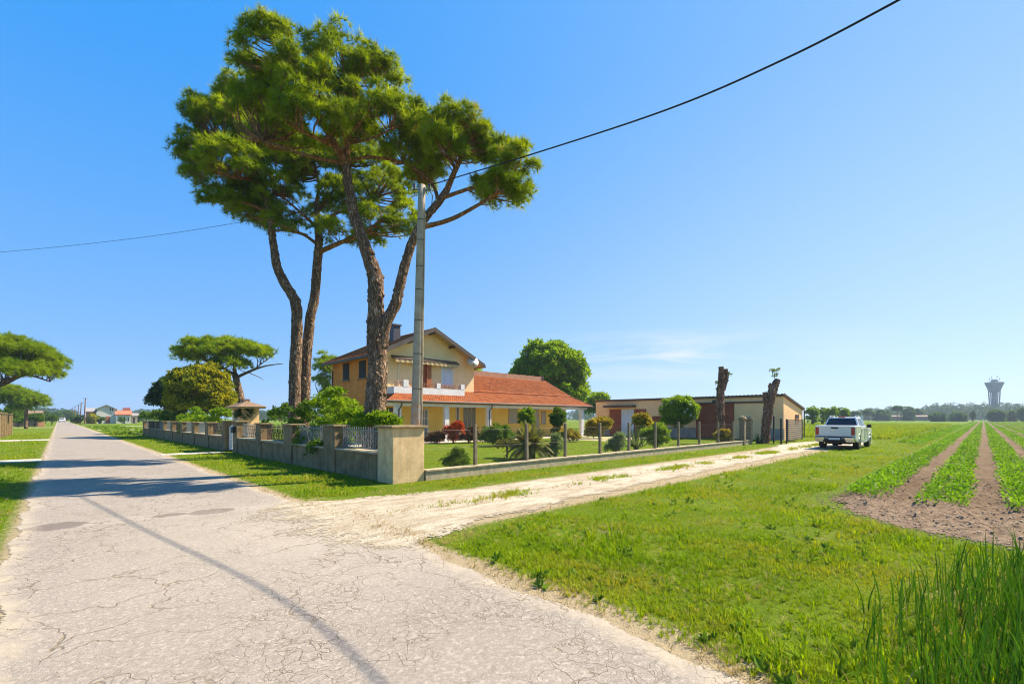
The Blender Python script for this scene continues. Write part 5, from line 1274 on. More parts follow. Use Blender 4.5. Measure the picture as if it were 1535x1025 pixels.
# sago palm
def frond_plant(name, label, cat, c, trunk_h, trunk_r, n, L, mat, elev=(-.15, 1.2), leaf=.17, droop=.55):
    t = thing(name, label, cat, (c.x, c.y, 0)); z0 = trunk_h
    prof = [(trunk_r*1.15, 0)]
    for k in range(9): prof += [(trunk_r*(1.0+.10*(k % 2)), trunk_h*(k+.4)/9)]
    prof.append((trunk_r*.6, trunk_h+.05))
    obj('trunk', MB().lathe(prof, (c.x, c.y, 0), 14), BARKD, t)
    V = []; Fc = []; T = []
    for k in range(n):
        th = 2*PI*k*.618+random.uniform(-.2, .2); q = (k+.5)/n; e = elev[1]+(elev[0]-elev[1])*q+random.uniform(-.1, .1)
        l = L*random.uniform(.85, 1.1); d = Vector((math.cos(th), math.sin(th), 0)); tn = random.random()
        pts = []
        for s in range(11):
            s_ = s/10; pts.append(Vector((c.x, c.y, z0))+d*l*s_*math.cos(e)*(1-.12*s_*s_)+Vector((0, 0, l*(s_*math.sin(e)-droop*s_**2.2*.8*math.cos(e)))))
        sd = Vector((-d.y, d.x, 0))
        for s in range(1, 11):
            for f in (0, .5):
                if s == 10 and f: continue
                p = pts[s] if f == 0 else pts[s].lerp(pts[s+1], .5)
                tan = (pts[s]-pts[s-1]).normalized(); up = sd.cross(tan)
                ll = leaf*(math.sin(PI*min(1, (s+f)/11+.12))**.6)
                for sg in (-1, 1):
                    tip = p+(sd*sg*.9+tan*.45+up*.28)*ll; w = tan*.034
                    m = len(V); V += [p-w, p+w, tip]; Fc.append((m, m+1, m+2)); T += [tn]*3
        for s in range(10):
            w = sd*.012*(1-s/12); m = len(V); V += [pts[s]-w, pts[s]+w, pts[s+1]]; Fc.append((m, m+1, m+2)); T += [tn]*3
    np_mesh('fronds', np.array(V), np.array(Fc), mat, t, tint=T); return t
frond_plant('sago_palm', 'big sago palm with brown tipped arching fronds on a short stout trunk', 'palm', GR(794, 689), .55, .22, 80, 1.32, CYCAD, (-.25, 1.25), .23, .75)
g = GR(760, 686)
t = thing('flat_shrub', 'small flat topped shrub on a single stem at the sago palm', 'shrub', g)
obj('stem', MB().tube([g, g+Vector((.02, 0, .3)), g+Vector((0, .02, .5))], .04, 7), BARKS, t)
crown('foliage', [(g.x, g.y, .56, .42, .42, .12)], CYCAD, t, 30, .14, 16, .12, LONGLV)
# agave with dark sword leaves
def sword_plant(name, label, c, n, L, w, mat):
    t = thing(name, label, 'agave', (c.x, c.y, 0)); V = []; Fc = []; T = []
    for k in range(n):
        th = 2*PI*k*.618; e = .35+1.05*((k*.37) % 1); d = Vector((math.cos(th)*math.cos(e), math.sin(th)*math.cos(e), math.sin(e))); l = L*random.uniform(.75, 1.1)
        a = d.cross(Vector((0, 0, 1))).normalized(); up = a.cross(d); m = len(V); tn = random.random(); b0 = Vector((c.x, c.y, .1))
        for s, ww in ((0, .8), (.3, 1), (.7, .6), (1, .03)):
            p = b0+d*l*s+up*.10*l*s*s; V += [p-a*w*ww+up*w*.4*ww, p, p+a*w*ww+up*w*.4*ww]; T += [tn]*3
        for s in range(3):
            for j in (0, 1): q = m+3*s+j; Fc.append((q, q+1, q+4, q+3))
    np_mesh('leaves', np.array(V), np.array(Fc), mat, t, tint=T)
    obj('base', MB().lathe([(.12, 0), (.14, .1), (.06, .2)], (c.x, c.y, 0), 10), BARKS, t)
sword_plant('agave_plant', 'agave with long dark upright sword leaves behind the wire fence', GR(953, 677), 26, 1.35, .06, SWORD)
sword_plant('agave_plant', 'small agave at the foot of the leaning bare trunk', GR(1136, 664.5), 14, .7, .04, SWORD)
# round tree by the shed
g = GR(1017, 657.5); Z = F*EYE/(657.5-HY)
t = thing('round_tree', 'round clipped bright green tree with white blossoms before the shed', 'tree', g)
crown('crown', [pxb(1017, 617, Z, 25, 22), pxb(1010, 621, Z, 20, 18), pxb(1024, 614, Z, 20, 19)], LEAFBR, t, 170, .30, 30, .2, LEAVES, -1, .5)
P = rand_dirs(26)*np.array([26*Z/F]*3)+np.array(tuple(PZ(1017, 617, Z))); V, Fc, tn = scatter(P, rand_dirs(26), np.full(26, .13), LEAVES, np.full(26, .5)); np_mesh('blossoms', V, Fc, WHITEP, t, tint=tn)
obj('trunk', MB().tube([(g.x, g.y, 0), (g.x+.05, g.y, .7), (g.x, g.y, 1.4), (g.x+.3, g.y+.1, 2.2)], [.14, .11, .10, .05], 9).tube([(g.x, g.y, 1.1), (g.x-.3, g.y-.1, 2.0)], [.08, .04], 7), BARKS, t)

# two lopped bare trunks
def stump(label, px, yb, path_px, keys, stubs, shoots):
    g = GR(px, yb); Z = F*EYE/(yb-HY); t = thing('bare_trunk', label, 'dead tree', g, 'lopped bare trunks')
    tm = MB(); pth = curve([PZ(x, y, Z) for x, y in path_px], 5); tm.tube(pth, radii(pth, keys), 12, jitter=.10)
    obj('trunk', tm, BARKD, t, smooth=False)
    for (pts, r0, r1) in stubs:
        p = [PZ(x, y, Z) for x, y in pts]; obj('limb_stub', MB().tube(p, [r0, (r0+r1)/2, r1][:len(p)] if len(p) == 3 else [r0, r1], 9, jitter=.08), BARKD, t)
    bl = [pxb(x, y, Z, r, r*1.1) for x, y, r in shoots]; crown('shoots', bl, LEAFSIL, t, 7, .11, 6, .13, LEAVES)
    q = MB()
    for x, y, r in shoots: q.tube([PZ(x, y+r*1.6, Z), PZ(x, y-r*.6, Z)], [.025, .01], 5)
    objs('shoot_stem', q, BARKS, t)
stump('upright lopped bare trunk with cut limb stubs before the rust red shed door', 1081.5, 664, [(1081.5, 666), (1081, 650), (1080, 620), (1079.5, 595), (1081, 578), (1081.5, 562), (1081, 549.5)], [(0, .34), (.1, .27), (.45, .25), (.62, .27), (.8, .22), (1, .17)],
      [([(1083, 584), (1088, 570), (1088.5, 553)], .19, .13), ([(1084, 578), (1091, 569)], .13, .09), ([(1078, 586), (1073.5, 582)], .10, .07)], [(1092, 562, 3.2), (1073, 574, 2)])
stump('leaning lopped bare trunk with a tuft of fresh leaves on top', 1147, 664.5, [(1147, 667), (1147, 655), (1150, 625), (1154, 600), (1158, 587), (1163, 575), (1165.5, 568.5)], [(0, .33), (.1, .29), (.4, .30), (.65, .29), (.8, .24), (1, .18)],
      [([(1151, 610), (1147.5, 598), (1146, 587.5)], .20, .14), ([(1158, 590), (1153, 577)], .17, .10), ([(1160, 580), (1153.5, 575)], .10, .09), ([(1160, 592), (1162, 588)], .1, .08)], [(1164.5, 558, 4), (1158, 557, 2.5), (1161, 563, 2.5)])

# ------------------------------------------------------------------ trees in the middle distance
def tree(name, label, base, trunk_px, keys, blobs, mat, n_clump, clump_r, per, size, templates=None, group=None, low=-.5, limbs=(), frac=.3, bark=None, inner=.4, cat='tree'):
    t = thing(name, label, cat, (base.x, base.y, 0), group)
    pth = curve(trunk_px, 5); tm = MB().tube(pth, radii(pth, keys), 10, jitter=.06); obj('trunk', tm, bark or BARK, t, smooth=True)
    CL = crown('crown', blobs, mat, t, n_clump, clump_r, per, size, templates or LEAVES, low, inner)
    lm = MB(); skel = list(pth[len(pth)//2:])
    for pts, k2 in limbs: p = curve(pts, 5); lm.tube(p, radii(p, k2), 7); skel += p[1:]
    limbs_to(CL, skel, frac, .07, t, bark or BARK, 'branches', lm); return t
def base_of(px, Z): p = PZ(px, 640, Z); p.z = 0; return p
# umbrella pine behind the gate porch
Z = 45; b = base_of(361, Z); U = lambda *p: [PZ(x, y, Z+dz) for x, y, dz in p]
tree('umbrella_pine', 'flat topped umbrella pine standing behind the gate porch', b, [b]+U((361, 610, 0), (359, 590, 0), (355, 572, 0), (352, 560, 0)), [(0, .42), (.4, .36), (1, .26)],
     [pxb(340, 530, Z, 62, 18, 50), pxb(300, 530, Z, 40, 13, 40), pxb(372, 526, Z, 34, 13, 34), pxb(330, 519, Z, 52, 10, 40), pxb(345, 548, Z-1, 36, 12, 30), pxb(385, 534, Z, 18, 12, 20), pxb(285, 537, Z+1, 26, 9, 24)], NEEDLE2, 190, .62, 26, .42, TUFTS, low=-.25,
     limbs=[(U((352, 562, 0), (330, 550, 0), (300, 538, 1)), [(0, .2), (1, .05)]), (U((354, 566, 0), (378, 555, 0), (400, 548, 0), (424, 545, 0)), [(0, .16), (1, .03)]), (U((352, 560, 0), (350, 545, -1), (340, 530, -2)), [(0, .2), (1, .05)]), (U((378, 556, 0), (392, 545, 0), (412, 530, 0), (418, 520, 0)), [(0, .07), (1, .01)]), (U((372, 558, 0), (390, 566, 0), (395, 570, 0)), [(0, .05), (1, .01)])], cat='pine tree')
# yellow flowering round tree and its dark neighbour
v_, Z = atU(298, 9.0); b = base_of(300, Z)
tree('yellow_tree', 'rounded tree with yellowing leaves behind the far garden wall', b, [b]+[PZ(300, 615, Z), PZ(299, 595, Z)], [(0, .22), (1, .12)],
     [pxb(300, 582, Z, 44, 35), pxb(282, 598, Z, 28, 28), pxb(322, 598, Z, 26, 28), pxb(300, 610, Z, 38, 18)], LEAFYE, 240, .55, 34, .30, inner=.55)
v_, Z = atU(243, 8.4); b = base_of(246, Z)
tree('dark_tree', 'small dark green tree left of the yellowing round tree', b, [b]+[PZ(247, 615, Z), PZ(246, 600, Z)], [(0, .2), (1, .1)],
     [pxb(246, 596, Z, 18, 24), pxb(258, 590, Z, 18, 24), pxb(240, 604, Z, 14, 14)], LEAFDK, 110, .55, 30, .36, inner=.5)
# round leafy tree behind the house wing
Z = 64; b = base_of(826, Z)
tree('walnut_tree', 'large round fresh green tree behind the tiled wing roof', b, [b, PZ(826, 615, Z), PZ(825, 580, Z)], [(0, .35), (1, .2)],
     [pxb(825, 558, Z, 47, 40), pxb(800, 570, Z, 29, 34), pxb(850, 566, Z, 28, 36), pxb(822, 534, Z, 30, 20), pxb(838, 590, Z, 40, 22)], LEAFBR, 260, .95, 40, .55, inner=.5)
Z = 58; b = base_of(488, Z)
tree('background_pine', 'loose crowned pine behind the left corner of the farmhouse', b, [b, PZ(490, 610, Z), PZ(489, 570, Z)], [(0, .3), (1, .15)],
     [pxb(486, 548, Z, 14, 18), pxb(498, 560, Z, 14, 24), pxb(480, 575, Z, 10, 8), pxb(495, 590, Z, 12, 14)], NEEDLE2, 60, .7, 24, .5, TUFTS, cat='pine tree', limbs=[([PZ(489, 600, Z), PZ(478, 590, Z), PZ(472, 575, Z)], [(0, .1), (1, .03)])])
Z = 56; b = base_of(707, Z)
tree('background_pine', 'small pine top peeping out behind the gable right of the farmhouse', b, [b, PZ(707, 610, Z), PZ(706, 565, Z)], [(0, .25), (1, .12)], [pxb(706, 555, Z, 13, 8), pxb(700, 562, Z, 12, 9)], NEEDLE2, 30, .6, 24, .45, TUFTS, cat='pine tree')
Z = 78; b = base_of(897, Z)
tree('garden_tree', 'pale yellow green tree between house porch and shed', b, [b, PZ(897, 615, Z), PZ(897, 605, Z)], [(0, .2), (1, .1)], [pxb(897, 606, Z, 15, 13), pxb(890, 613, Z, 10, 10)], LEAFBR, 50, .9, 26, .6)

# left roadside
Z = 46; b = base_of(-22, Z)
UL = lambda *p: [PZ(x, y, Z+dz) for x, y, dz in p]
tree('umbrella_pine', 'big umbrella pine at the left edge over the lawn', b, [b]+UL((-22, 610, 0), (-18, 585, 0), (-10, 575, 0)), [(0, .5), (1, .32)],
     [pxb(30, 541, Z, 58, 24, 60), pxb(0, 530, Z, 60, 22, 60), pxb(65, 546, Z, 30, 26, 40), pxb(20, 525, Z-2, 50, 18, 50), pxb(-50, 545, Z, 60, 28, 60), pxb(72, 562, Z, 18, 12, 20), pxb(35, 556, Z-3, 40, 14, 40)], NEEDLE2, 290, .68, 30, .42, TUFTS, low=-.3,
     limbs=[(UL((-10, 577, 0), (12, 570, 0), (40, 562, 0), (75, 572, 0)), [(0, .22), (1, .05)]), (UL((-12, 580, 0), (5, 577, -1), (25, 568, -2)), [(0, .2), (1, .04)])], cat='pine tree')
Z = 76; b = base_of(39, Z)
tree('umbrella_pine', 'smaller umbrella pine further along the left lawn, trunk in view', b, [b]+[PZ(39, 625, Z), PZ(39.5, 614, Z), PZ(40, 608, Z)], [(0, .26), (1, .2)],
     [pxb(28, 601, Z, 36, 14, 30), pxb(5, 596, Z, 34, 17, 30), pxb(52, 605, Z, 19, 10, 20), pxb(20, 590, Z, 24, 10, 20), pxb(38, 612, Z, 18, 7, 16)], NEEDLE2, 150, .95, 26, .6, TUFTS, low=-.3, cat='pine tree')
for (px, yb, Z, rx, rz, lab) in ((12, 634, 84, 17, 13, 'big rounded bush at the left edge under the smaller umbrella pine'), (27, 634, 88, 11, 8, 'light green bush left of the low dark outhouse'), (52, 633, 92, 12, 6, 'low hedge bush under the smaller left umbrella pine'), (77, 633.5, 120, 8, 5, 'round bush beside the orange gate pillar on the left'), (98, 633, 260, 12, 9, 'green roadside tree at the far end of the road'), (84, 633, 240, 8, 8, 'left tree of the clump closing the far end of the road'), (68, 632, 150, 10, 7, 'broad bush left of the road beyond the orange pillar')):
    b = base_of(px, Z); shrub('roadside_shrub', lab, 'shrub', b, [pxb(px, EYE and (HY+EYE*F/Z*.3)-rz*.6, Z, rx, rz), pxb(px+rx*.4, HY-rz*.3, Z, rx*.6, rz*.8)], LEAFG if Z < 130 else FARLEAF, n_clump=40, clump_r=rx*Z/F*.28, per=20, size=rx*Z/F*.18, stems=3, stemr=.06, low=-.9)
# low dark house under the pine
def simple_house(name, label, Z, px0, px1, ytop_wall, yridge, wall, roof, depth=8, gable=False, ang=0, windows=(), group=None, over=.4, chim=()):
    a = PZ(px0, 640, Z); c = PZ(px1, 640, Z); a.z = c.z = 0; md = (a+c)/2; n = Vector((md.x, md.y, 0)).normalized(); d = Vector((n.y, -n.x, 0)); L = (c-a).dot(d)
    if ang: d = Matrix.Rotation(ang, 3, 'Z') @ d; n = Vector((-d.y, d.x, 0))
    hw, hr = HT(ytop_wall, Z), HT(yridge, Z); t = thing(name, label, 'house', a, group)
    P_ = lambda s, q, z: a+d*s+n*q+Vector((0, 0, z))
    w = MB()
    w.hexa([P_(0, 0, 0), P_(L, 0, 0), P_(L, depth, 0), P_(0, depth, 0), P_(0, 0, hw), P_(L, 0, hw), P_(L, depth, hw), P_(0, depth, hw)])
    r = MB(); o = over
    if gable:
        w.prism([P_(.02, .02, hw+.001), P_(L-.02, .02, hw+.001), P_(L/2, .02, hr-.05)], n*(depth-.04))
        for s in (0, 1):
            e = -o if s == 0 else L+o; ze = hw-(hr-hw)*o/(L/2)
            r.prism([P_(e, -o, ze), P_(L/2, -o, hr), P_(L/2, -o, hr+.25), P_(e, -o, ze+.25)], n*(depth+2*o))
    else:
        for s in (0, 1):
            e = -o if s == 0 else depth+o; ze = hw-(hr-hw)*o/(depth/2)
            r.prism([P_(-o, e, ze), P_(-o, depth/2, hr), P_(-o, depth/2, hr+.25), P_(-o, e, ze+.25)], d*(L+2*o))
        w.prism([P_(.02, .02, hw+.001), P_(.02, depth-.02, hw+.001), P_(.02, depth/2, hr-.05)], d*(L-.04))
    obj('wall', w, wall, t); ro = obj('roof', r, roof, t)
    for s in chim: obj('chimney', MB().hexa([P_(s*L+i, depth/2+j, hr-.2) for i, j in ((-.25, -.25), (.25, -.25), (.25, .25), (-.25, .25))]+[P_(s*L+i, depth/2+j, hr+1.1) for i, j in ((-.25, -.25), (.25, -.25), (.25, .25), (-.25, .25))]), FARRED, ro)
    for (s0, s1, z0, z1, m) in windows:
        q = obj('window' if z0 > .3 else 'door', MB().hexa([P_(s0*L, -.06, z0), P_(s1*L, -.06, z0), P_(s1*L, -.01, z0), P_(s0*L, -.01, z0), P_(s0*L, -.06, z1), P_(s1*L, -.06, z1), P_(s1*L, -.01, z1), P_(s0*L, -.01, z1)]), m, t)
    return t
simple_house('low_house', 'low dark roofed outhouse under the left umbrella pines', 98, 18, 62, 620.5, 616.5, M('dark_timber', (.12, .08, .06), (.07, .05, .04), 2, .9), CORR, 6, windows=[(.15, .35, .05, 2.0, DARKIRON), (.5, .8, .05, 2.0, DARKIRON)])  # walls are dark brown timber
g = base_of(62, 95)
gp = thing('gate_pillar', 'stout orange plastered gate pillar left of the road', 'gate pillar', g)
obj('shaft', MB().box((g.x-.45, g.y-.45, 0), (g.x+.45, g.y+.45, 2.1)), M('orange_plaster', (.55, .28, .14), (.42, .2, .1), 2), gp); obj('cap', MB().hexa([(g.x-.55, g.y-.55, 2.1), (g.x+.55, g.y-.55, 2.1), (g.x+.55, g.y+.55, 2.1), (g.x-.55, g.y+.55, 2.1), (g.x-.1, g.y-.1, 2.5), (g.x+.1, g.y-.1, 2.5), (g.x+.1, g.y+.1, 2.5), (g.x-.1, g.y+.1, 2.5)]), CAPC, gp)
# boarded fence on the far left
t = thing('board_fence', 'brown panel fence with stout capped posts at the left edge', 'fence', (-3.6, 57.5, 0))
BOARD = M('fence_boards', (.33, .24, .15), (.22, .155, .095), 3, .9, .3, 30, streak=.5)
for k in range(7):
    y = 57.5+k*2.3; x = -3.6
    for q in (0,):
        bo = MB()
        for i in range(9): bo.box((x-.03, y+.2+i*.235, .1), (x+.03, y+.2+i*.235+.22, 1.95+.02*math.sin(i*2+k)))
        obj('panel', bo, BOARD, t)
    p = obj('post', MB().box((x-.15, y-.16, 0), (x+.15, y+.16, 2.1)), CAPC, t); obj('cap', MB().box((x-.2, y-.21, 2.1), (x+.2, y+.21, 2.22)), CAPC, p)

# ------------------------------------------------------------------ far left: road end, poles, houses
for i, (px, yt, lab) in enumerate(((127, 596.5, 'tall leaning utility pole nearest along the far right roadside'), (121, 603, 'second utility pole along the far right roadside'), (117, 606, 'third utility pole along the far right roadside'), (112, 608.5, 'double topped fourth pole along the far right roadside'), (108.5, 611, 'fifth pole along the road, thin with distance'), (106.5, 613, 'most distant tiny pole at the end of the road'))):
    v_, Z = atU(px, 5.6); b = base_of(px, Z); h = HT(yt, Z)
    t = thing('utility_pole', lab, 'utility pole', b, 'utility poles along the far road')
    obj('shaft', MB().tube([b, b+Vector((0, 0, h*.5)), b+Vector((.02*h, -.015*h, h))], [.17, .15, .11], 8), BARKD, t)
    q = b+Vector((.02*h, -.015*h, h*.985)); obj('crossarm', MB().tube([q-Vector((.6, -.6, 0)), q+Vector((.6, -.6, 0))], .06, 5), DARKIRON, t)
v_, Z = atU(93, 1.0); v_ = 290.0
t = thing('white_van', 'white van far away on the road', 'van', (1.2, v_, 0))
def vb(a, b): return MB().box((1.2+a[0], v_+a[1], a[2]), (1.2+b[0], v_+b[1], b[2]))
obj('body', MB().hexa([(1.2+x, v_+y, z) for x, y, z in ((-1, 0, .35), (1, 0, .35), (1, 4.8, .35), (-1, 4.8, .35), (-.92, .9, 2.1), (.92, .9, 2.1), (.92, 4.7, 2.1), (-.92, 4.7, 2.1))]), PAINT, t, bevel=.08)
obj('windscreen', MB().hexa([(1.2+x, v_+y, z) for x, y, z in ((-.88, .48, 1.3), (.88, .48, 1.3), (.88, .60, 1.3), (-.88, .60, 1.3), (-.82, .78, 1.95), (.82, .78, 1.95), (.82, .92, 1.95), (-.82, .92, 1.95))]), GLASSB, t)
obj('bumper', vb((-.95, -.1, .35), (.95, .05, .62)), BLACKP, t)
for x in (-.85, .85):
    for y in (.9, 3.9): obj('wheel', MB().lathe([(.2, -.1), (.34, -.1), (.34, .1), (.2, .1)], (1.2+x, v_+y, .34), 14, 'x'), TYRE, t)
WIN = [(.68, .74, 4.2, 5.1, DARKIRON), (.80, .86, 4.2, 5.1, DARKIRON), (.1, .25, .05, 2.2, DARKIRON), (.45, .7, .05, 2.4, FARRED)]
simple_house('distant_house', 'white gabled farmhouse with grey roof in the distance left of the pines', 150, 145, 174, 613, 607.2, FARWHITE, GREYROOF, 14, True, 0, WIN)
simple_house('distant_annexe', 'ochre wing with grey roof joined to the distant white gabled house', 156, 129, 144.5, 617, 612, OCHRE, GREYROOF, 9, False, 0, [(.4, .6, 1.2, 2.6, DARKIRON)])
simple_house('distant_house', 'low white house with red tiled roof beside the distant white gabled house', 152, 174.5, 196, 621.5, 615.5, FARWHITE, FARRED, 10, False, 0, [(.2, .32, .8, 2.0, DARKIRON), (.5, .6, .05, 2.2, DARKIRON), (.8, .9, .8, 2.0, DARKIRON)], chim=(.5, .65, .8, .92))
simple_house('distant_shed', 'small grey shed with shallow roof right of the red tiled distant house', 158, 196.5, 206, 623, 620, M('grey_boards', (.34, .30, .27)), GREYROOF, 6, False, 0, [(.3, .6, .05, 2.0, DARKIRON)])
t = None
for (px, yb, Z, rx, rz, lab, m) in ((137, 633, 142, 9, 6, 'yellowish bush in front of the distant ochre wing', LEAFYE), (120, 634.5, 120, 6, 6, 'dark bush at the foot of the nearest far utility pole', LEAFDK), (150, 633, 145, 7, 4.5, 'low green bush at the corner of the distant white gabled house', LEAFG), (208, 631, 190, 9, 6, 'dark bush right of the distant houses', FARLEAF), (183, 633, 150, 5, 3.5, 'small shrub by the wall of the red tiled distant house', LEAFG), (113, 634, 140, 6, 6, 'roadside bush between the far utility poles', LEAFG)):
    b = base_of(px, Z); shrub('distant_bush', lab, 'shrub', b, [pxb(px, HY+EYE*F/Z*.4-rz*.5, Z, rx, rz), pxb(px-rx*.5, HY+EYE*F/Z*.6-rz*.4, Z, rx*.7, rz*.7)], m, n_clump=26, clump_r=rx*Z/F*.3, per=18, size=rx*Z/F*.2, stems=3, stemr=.06, low=-.9)
# dark ditch weeds along the verge beyond the garden
P = []
for k in range(500): P.append((random.uniform(3.9, 9), random.uniform(64, 130), .1))
for k in range(700): q = random.uniform(40, 150); P.append((q, 3.3+random.gauss(0, .35)+q*.004, .1))
P = np.array(P); V, Fc, tn = scatter(P, rand_dirs(len(P))*.4+np.array([0, 0, 1.]), rng.uniform(.10, .26, len(P)), [leaf_tuft(10, .3, 1) for _ in range(4)], rng.uniform(0, .7, len(P)))
tag(np_mesh('ditch_weeds', V, Fc, LEAFBR, tint=tn), 'tufts of rank weeds along the field margin and the far verge', 'weeds', kind='stuff')

# bright young wheat beyond the lane
def wheatmat():
    m, nt, b, out = nodes('young_wheat'); p = geo(nt)
    n1 = noise(nt, mapped(nt, p, (1, .25, 1)), .12, 4); n2 = noise(nt, p, 1.5, 5, .7); n3 = noise(nt, p, 7, 3, .7)
    col = ramp(nt, n1, [(.35, (.12, .20, .012)), (.65, (.175, .235, .016))]); col = mixc(nt, ramp(nt, n2, [(.35, .5), (.6, 0)]), col, (.09, .145, .012))
    col = mixc(nt, ramp(nt, n3, [(.3, .4), (.5, 0)]), col, (.07, .11, .01))
    nt.links.new(col, b.inputs['Base Color']); b.inputs['Roughness'].default_value = .95; b.inputs['Specular IOR Level'].default_value = .05
    bump(nt, b, mth(nt, 'ADD', n2, n3), 1, .25); return m
WH = wheatmat()
def patch(name, pts, z, mat):
    return struct(np_mesh(name, np.array([(x, y, z) for x, y in pts]), np.array([[0, 1, 2, 3]]), mat))
patch('wheat_field', [(48, 4.6), (420, 6.5), (420, 160), (48, 40)], .02, WH)
patch('meadow', [(9, 140), (420, 170), (420, 600), (12, 600)], .02, WH)
u, v, r = polar(30000, 45, 170, 10, 56, 1.0); ok = (v > 4.8+.005*u) & (u > 48) & (v < 35+u*.3); u, v, r = u[ok], v[ok], r[ok]
V, Fc, tn = scatter(np.stack([u, v, 0*u], 1), np.stack([0*u, 0*u, 0*u+1], 1)+rand_dirs(len(u))*.25, .16+.002*r+.08*rng.uniform(0, 1, len(u)), [blade_tuft(7, .8, .16) for _ in range(5)], np.clip(.6+.4*sn(u*.1, v*.1)+rng.uniform(-.3, .3, len(u)), 0, 1))
tag(np_mesh('wheat', V, Fc, GRASSL, tint=tn), 'bright green young wheat standing beyond the parked pickup', 'wheat', kind='stuff')

# ------------------------------------------------------------------ far right: trees, wood, water tower
def fartree(label, px, Z, ytop, rx, shape='round', mat=None, group='trees beyond the fields', name='distant_tree'):
    b = base_of(px, Z); k = Z/F; ht = HT(ytop, Z); m = mat or FARLEAF
    if shape == 'umbrella': bl = [pxb(px, ytop+3.2, Z, rx, 3.4), pxb(px-rx*.3, ytop+4, Z, rx*.6, 3)]
    elif shape == 'column': bl = [pxb(px, (ytop+630)/2-1, Z, rx, (630-ytop)/2)]
    else: bl = [pxb(px, ytop+rx*.8, Z, rx, rx*.8), pxb(px+rx*.35, (ytop+630)/2, Z, rx*.7, (630-ytop)*.4), pxb(px-rx*.4, (ytop+632)/2, Z, rx*.75, (630-ytop)*.38), pxb(px, 629, Z, rx, 5), pxb(px+rx*.7, 630, Z, rx*.6, 4)]
    t = thing(name, label, 'tree', b, group)
    crown('crown', bl, m, t, 110, rx*k*.24, 16, rx*k*.18, LEAVES, -.9, .4)
    obj('trunk', MB().tube([b, b+Vector((0, 0, ht*.5)), b+Vector((.1, 0, ht*.75))], [.3, .25, .12], 7), BARKD, t)
far = [(1218, 110, 609, 9, 'round', 'bushy green tree at the right corner of the shed'), (1233, 118, 610.5, 7, 'round', 'small green tree second right of the shed corner'), (1246, 112, 610, 9, 'round', 'broad green tree rising directly above the pickup roof'), (1263, 120, 611, 9, 'round', 'rounded green tree above the right side of the pickup'),
       (1281, 260, 617.5, 8, 'umbrella', 'flat umbrella shaped tree right of the pickup'), (1302, 300, 615, 9, 'umbrella', 'umbrella tree beside the small far white house'), (1322, 300, 614.5, 11, 'round', 'round dark tree right of the far white house'), (1345, 280, 609, 7.5, 'umbrella', 'tall umbrella pine above the far brown sheds'), (1362, 300, 609, 9, 'round', 'tall broad tree second right of the far umbrella pine'),
       (1376, 330, 612, 9, 'round', 'grey green tree behind the far brown sheds'), (1405, 240, 617, 10, 'round', 'dark low round tree left of the wood'), (1436, 250, 618, 11, 'round', 'second dark low round tree at the edge of the wood'), (1458, 260, 616, 4, 'column', 'slim pale green tree standing before the wood'), (1493, 250, 612.5, 11, 'round', 'dark round tree at the foot of the water tower'), (1513, 260, 615, 9, 'round', 'round tree right of the water tower foot'), (1536, 240, 611, 10, 'round', 'tall tree cut by the right edge of the picture')]
for px, Z, yt, rx, shp, lab in far: fartree(lab, px, Z, yt, rx, shp, LEAFBR if Z < 130 else FARLEAF)
P = []; D = []; Sz = []; T = []
for k in range(420):
    px = random.uniform(1270, 1640); Z = random.uniform(420, 560); h = random.uniform(9, 17)*(.55+.45*math.sin(px*.03)**2 if px < 1400 else 1)
    if px < 1330: h *= .7
    c = base_of(px, Z); rr = random.uniform(2.2, 5.0)
    n_ = 46; d = rand_dirs(n_)
    P.append(np.array([c.x, c.y, h*.55])+d*np.array([rr, rr, h*.48])); D.append(d+np.array([0, 0, .3])); Sz.append(np.full(n_, 1.4)); T.append(rng.uniform(0, .5, n_)+random.uniform(0, .5))
for k in range(300):   # behind the porch gap, the gate porch and far left
    px = random.choice([random.uniform(370, 520), random.uniform(855, 1000), random.uniform(195, 300), random.uniform(20, 110)]); Z = random.uniform(420, 620); h = random.uniform(7, 12)
    c = base_of(px, Z); rr = random.uniform(3, 6); n_ = 36; d = rand_dirs(n_)
    P.append(np.array([c.x, c.y, h*.5])+d*np.array([rr, rr, h*.48])); D.append(d+np.array([0, 0, .3])); Sz.append(np.full(n_, 1.6)); T.append(rng.uniform(0, .5, n_)+random.uniform(0, .5))
for k in range(420):   # the belt runs on round the plain on both sides
    ang = random.choice([random.uniform(50, 100), random.uniform(-115, -45)]); dist = random.uniform(520, 680); th = YAW+R(ang); h = random.uniform(8, 15)
    c = Vector((math.sin(th)*dist, math.cos(th)*dist, 0)); rr = random.uniform(3, 6); n_ = 40; d = rand_dirs(n_)
    P.append(np.array([c.x, c.y, h*.5])+d*np.array([rr, rr, h*.48])); D.append(d+np.array([0, 0, .3])); Sz.append(np.full(n_, 1.6)); T.append(rng.uniform(0, .5, n_)+random.uniform(0, .5))
V, Fc, tn = scatter(np.concatenate(P), np.concatenate(D), np.concatenate(Sz)*rng.uniform(.7, 1.3, sum(map(len, P))), LEAVES, np.concatenate(T))
tag(np_mesh('far_wood', V, Fc, FARWOOD, tint=tn), 'hazy belt of woodland closing the horizon', 'wood', kind='stuff')
simple_house('distant_shed', 'long low brown shed far across the green field', 330, 1330, 1394, 624.6, 622.8, M('far_brown', (.30, .20, .13)), CORR, 8, windows=[(.3, .34, .05, 2, DARKIRON), (.6, .66, .05, 2, DARKIRON)], over=.2)
simple_house('distant_house', 'tiny white gabled house at the far edge of the green field', 330, 1287, 1294, 623, 619, FARWHITE, GREYROOF, 7, True, windows=[(.4, .6, 1, 2.4, DARKIRON)], over=.2)
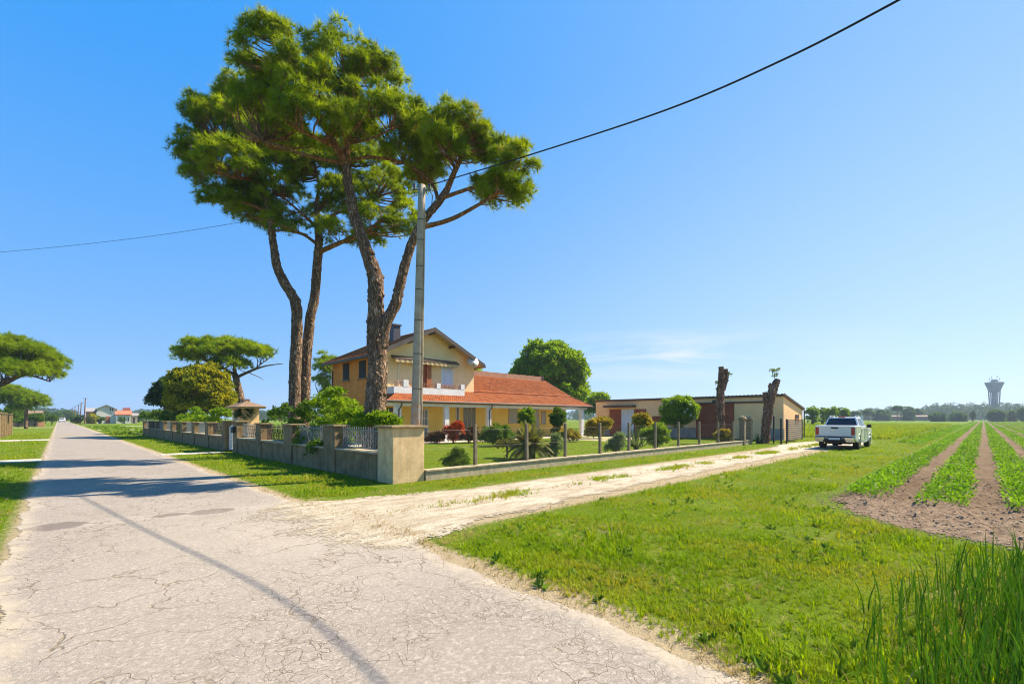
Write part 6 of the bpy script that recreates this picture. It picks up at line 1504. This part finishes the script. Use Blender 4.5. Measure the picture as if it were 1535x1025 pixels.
# water tower
Z = 470; b = base_of(1490.5, Z); k = Z/F*.86; t = thing('water_tower', 'tall grey water tower with flared tank on slim legs rising over the wood', 'water tower', b)
TOWC = M('tower_concrete', (.27, .26, .26), (.21, .205, .21), .15, .9, 0, streak=.4)
def tl(prof): return MB().lathe([(r, z) for r, z in prof], (b.x, b.y, 0), 32)
zt = HT(573.5, Z); zb_ = HT(587.5, Z)
R0 = 12.4*k; R1 = 7.3*k
obj('tank', tl([(R1*.2, zb_-.5), (R1, zb_), (R1+(R0-R1)*.35, zb_+(zt-zb_)*.45), (R0*.985, zt-.6), (R0, zt-.5), (R0, zt), (R0*.93, zt+.5), (.5, zt+.9)]), TOWC, t)
obj('shaft', tl([(1.7, 0), (1.6, zb_-.4)]), TOWC, t)
for q in range(6):
    th = 2*PI*q/6+.35; c, s = math.cos(th), math.sin(th)
    obj('leg', MB().tube([(b.x+c*5.4*k, b.y+s*5.4*k, 0), (b.x+c*6.0*k, b.y+s*6.0*k, zb_*.6), (b.x+c*R1*.97, b.y+s*R1*.97, zb_+.2)], [.6, .5, .5], 6), TOWC, t)
obj('roof_cabin', tl([(2.6, zt+.6), (2.6, zt+2.6), (2.0, zt+3.2)]), TOWC, t)
an = MB()
for q, hh in ((-4.0, 4.5), (-2.0, 6.0), (2.2, 7.0), (4.2, 4.6)):
    an.tube([(b.x+q*CA, b.y-q*SA, zt+.6), (b.x+q*CA*1.3, b.y-q*SA*1.3, zt+hh)], [.18, .12], 5)
    an.box((b.x+q*CA*1.3-.3, b.y-q*SA*1.3-.3, zt+hh-1.6), (b.x+q*CA*1.3+.3, b.y-q*SA*1.3+.3, zt+hh))
objs('antenna', an, GREYROOF, t)

# ------------------------------------------------------------------ air
hz = MB().box((-700, -400, -1.0), (1400, 1400, 56))
o = obj('haze', hz, bpy.data.materials.new('air'), origin=(0, 0, 0)); o['kind'] = 'stuff'; o['label'] = 'thin blue summer haze over the fields'; o['category'] = 'haze'
m = o.data.materials[0]; m.use_nodes = True; nt = m.node_tree
nt.nodes.remove(nt.nodes['Principled BSDF'])
pv = nt.nodes.new('ShaderNodeVolumePrincipled'); pv.inputs['Color'].default_value = (.62, .76, .95, 1); pv.inputs["Density"].default_value = .00033; pv.inputs['Anisotropy'].default_value = .2
nt.links.new(pv.outputs[0], nt.nodes['Material Output'].inputs['Volume'])
